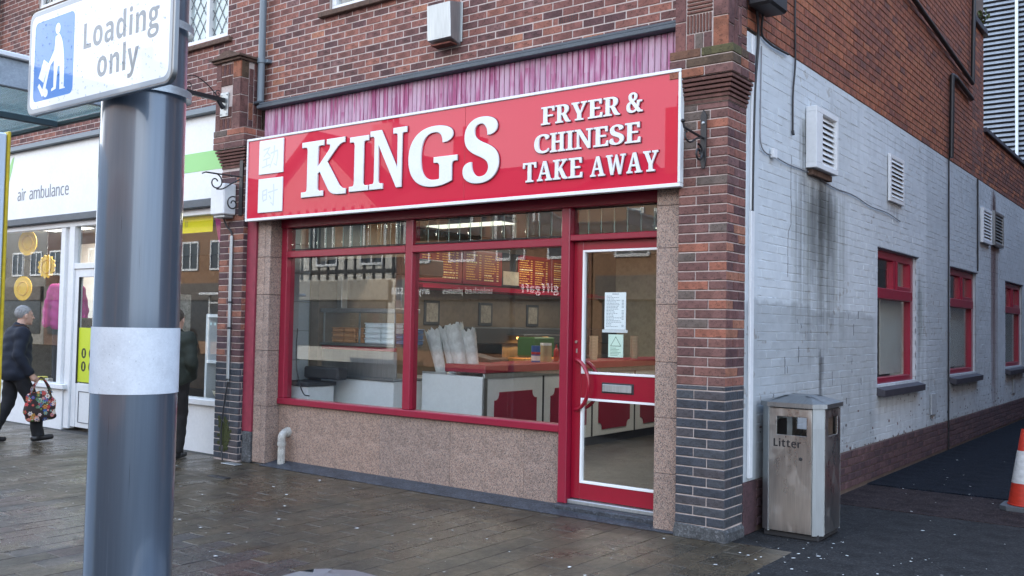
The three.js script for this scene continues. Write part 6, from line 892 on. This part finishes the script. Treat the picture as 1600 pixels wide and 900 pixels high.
// ================================================================ surroundings behind and beside
{
  const b = thing('louvred_block', 'tall building clad in grey horizontal louvres behind the alley', 'building', [8, 0, -24]); const lm = mt(0.34, 0.38, 0.43, 0.5, { map: T.fine });
  part('core', cb(-12, 0, -8, 14, 17, -0.25, 0), mt(0.06, 0.065, 0.075, 0.8), b); const sl = cb(-12, -0.055, -0.006, 14, 0.055, 0.006, 0.002);
  for (let i = 0; i < 84; i++) { const m = part('louvre_slat', sl, lm, b); m.position.set(0, 4.6 + i * 0.148, -0.10); m.rotation.x = -0.62; } 
  const mu = mt(0.62, 0.68, 0.73, 0.4); for (let i = 0; i < 10; i++) part('mullion', cb(-11.92 + 2.2 * i, 4.3, -0.04, -11.84 + 2.2 * i, 17, 0.02, 0.006), mu, b); part('mid_rail', cb(-12, 6.55, -0.05, 14, 6.70, 0.01, 0.006), lm, b);
}
function house(name, label, x0, x1, z, eaves, ridge, wallM, o = {}) {
  const g = thing(name, label, 'house', [(x0 + x1) / 2, 0, z], Math.PI, 'houses across the street'), W = (x1 - x0) / 2; const roofM = mt(0.16, 0.065, 0.045, 0.85, { map: T.brick });
  part('wall', cb(-W, 0, -9, W, eaves, 0, 0), wallM, g);
  if (o.gable) { part('gable', metric(prism([[-W, eaves], [W, eaves], [0, ridge]], -9, 0)), wallM, g); part('roof', [metric(prism([[-W - 0.3, eaves - 0.2], [-W, eaves - 0.2], [0, ridge], [0, ridge + 0.25]], -9.2, 0.35)), metric(prism([[W + 0.3, eaves - 0.2], [W, eaves - 0.2], [0, ridge], [0, ridge + 0.25]], -9.2, 0.35))], roofM, g); }
  else part('roof', metric(prism([[0.4, eaves], [-9.2, eaves], [-4.4, ridge]], -W, W).rotateY(-Math.PI / 2)), roofM, g);
  const n = o.n || 3; for (let i = 0; i < n; i++) { const x = -W + (i + 0.5) * 2 * W / n; const f = part('window', [cb(x - 0.65, 3.9, -0.02, x + 0.65, 4.0, 0.07), cb(x - 0.65, 5.2, -0.02, x + 0.65, 5.3, 0.06), cb(x - 0.65, 4.0, -0.02, x - 0.57, 5.2, 0.06), cb(x + 0.57, 4.0, -0.02, x + 0.65, 5.2, 0.06), cb(x - 0.04, 4.0, -0.02, x + 0.04, 5.2, 0.05)], MT.white, g); part('pane', cb(x - 0.57, 4.0, 0.004, x + 0.57, 5.2, 0.02, 0), mt(0.05, 0.06, 0.07, 0.08), f); }
  part('shop_window', cb(-W + 0.4, 0.6, 0.004, W - 0.4, 2.5, 0.05, 0.01), mt(0.04, 0.045, 0.05, 0.1), g); part('fascia', cb(-W + 0.2, 2.5, 0.0, W - 0.2, 3.3, 0.18, 0.02), o.fascia || mt(0.10, 0.085, 0.075, 0.6), g);
  for (const [x, w, h] of o.chimneys || []) { const c = part('chimney', cb(x - w / 2, eaves - 0.5, -3.2, x + w / 2, h, -2.2, 0.02), wallM, g); for (const s of [-0.3, 0, 0.3]) part('chimney_pot', new THREE.CylinderGeometry(0.10, 0.12, 0.5, 10).translate(x + s * w, h + 0.22, -2.7), roofM, c); }
  return g;
}
{
  const bw = mt(0.30, 0.15, 0.095, 0.9, { map: T.brick }), bw2 = mt(0.38, 0.22, 0.13, 0.9, { map: T.brick }), wh = mt(0.56, 0.54, 0.49, 0.85), bl = mt(0.025, 0.025, 0.028, 0.4);
  const a = house('timbered_house', 'white half timbered house across the street mirrored at the left of the shop window', -30.5, -22.6, 19, 6.2, 9.2, wh, { gable: true, n: 3, fascia: mt(0.30, 0.28, 0.24, 0.7), chimneys: [[-1.5, 1.2, 10]] }); for (let i = 0; i < 15; i++) part('timber', cb(-3.9 + i * 0.54, 3.35, 0.0, -3.78 + i * 0.54, 6.2, 0.05, 0.01), MT.dark, a); part('timber', cb(-3.95, 3.6, 0.0, 3.95, 3.75, 0.055, 0.01), MT.dark, a);
  const ph = house('phone_shop', 'brick shop across the street with a dark phone shop fascia', -22.55, -13.6, 19, 6.1, 8.0, bw, { n: 4, fascia: bl, chimneys: [[2.5, 1, 9.0]] });
  const tw = (t, x, y, s, m) => { for (const c of t) { if (c === ' ') { x -= s * 0.4; continue; } const g = new TextGeometry(c, { font: fontSans, size: s, depth: 0.02, bevelEnabled: false, curveSegments: 4 }); g.computeBoundingBox(); const w = g.boundingBox.max.x - g.boundingBox.min.x; part('letter', g.translate(-g.boundingBox.min.x, 0, 0).rotateY(Math.PI).translate(0, 0, 0), m, letters).position.set(x, y, 0); x -= w + s * 0.12; } };
  const letters = thing('phone_shop_lettering', 'white lettering on the dark fascia of the phone shop across the street', 'lettering', [0, 0, 18.80]); const lw = mt(0.85, 0.85, 0.85, 0.5), lg = mt(0.62, 0.62, 0.60, 0.5);
  tw('giffgaff', -14.75, 2.75, 0.30, lw); tw('unlocked phones', -17.6, 2.72, 0.22, lg); tw('any for SIM', -20.6, 2.72, 0.26, lw);
  house('brick_house', 'brick house across the street with a tall double chimney', -13.55, -7.6, 19, 6.0, 7.4, bw2, { n: 2, chimneys: [[0.4, 1.5, 9.0]] });
  house('brick_house', 'plain red brick house across the street behind the camera', -7.55, 1.5, 19, 6.3, 8.6, bw, { n: 4, chimneys: [[-3, 1, 9.8]] });
  house('brick_house', 'last brick house of the row across the street', 1.55, 12, 19, 6.2, 8.4, bw2, { n: 4 });
  house('brick_house', 'buff brick house across the street left of the half timbered house', -39.5, -30.6, 19, 6.2, 8.8, bw2, { n: 4, chimneys: [[2, 1.1, 10]] });
  house('brick_house', 'dark brick house further down across the street with two chimneys', -50, -39.55, 19, 6.5, 9.0, mt(0.17, 0.095, 0.07, 0.9, { map: T.brick }), { n: 5, chimneys: [[-3, 1.1, 10.2], [3, 1.1, 10.2]] });
  house('rendered_house', 'grey rendered house near the end of the row across the street', -61, -50.05, 19, 7.2, 9.5, mt(0.30, 0.29, 0.27, 0.9, { map: T.brick }), { n: 5 });
  house('brick_house', 'farthest brick house at the end of the row across the street', -78, -61.05, 19, 6.6, 9.2, bw, { n: 6, chimneys: [[0, 1.2, 10.4]] });
  const sh = thing('far_shelter', 'white framed bus shelter across the street', 'shelter', [-25, 0, 13.5]); for (const [x, z] of [[-1.7, 0], [1.7, 0], [-1.7, 1.2], [1.7, 1.2]]) part('post', cb(x - 0.04, 0, z - 0.04, x + 0.04, 2.5, z + 0.04, 0.01), MT.white, sh); part('roof', cb(-2, 2.5, -0.3, 2, 2.6, 1.4, 0.02), MT.white, sh); part('rail', cb(-1.66, 2.2, -0.02, 1.66, 2.26, 0.02, 0.004), MT.white, sh); for (let i = 0; i < 14; i++) part('glass_dot', new THREE.CylinderGeometry(0.06, 0.06, 0.006, 14).rotateX(Math.PI / 2).translate(-1.6 + i * 0.245, 1.45, 0), mt(0.35, 0.62, 0.72, 0.6), sh);
  const nb = thing('neighbour_building', 'brown brick building on the far side of the alley', 'building', [5.6, 0, -1]); part('wall', cb(0, 0, -40, 8, 8.5, 0, 0), mt(0.22, 0.12, 0.085, 0.9, { map: T.brick }), nb); for (let i = 0; i < 6; i++) part('window', cb(-0.03, 1.1, -4 - i * 5, 0.02, 2.7, -2.2 - i * 5, 0.01), mt(0.06, 0.07, 0.08, 0.1), nb);
}
renderer.render(scene, camera);
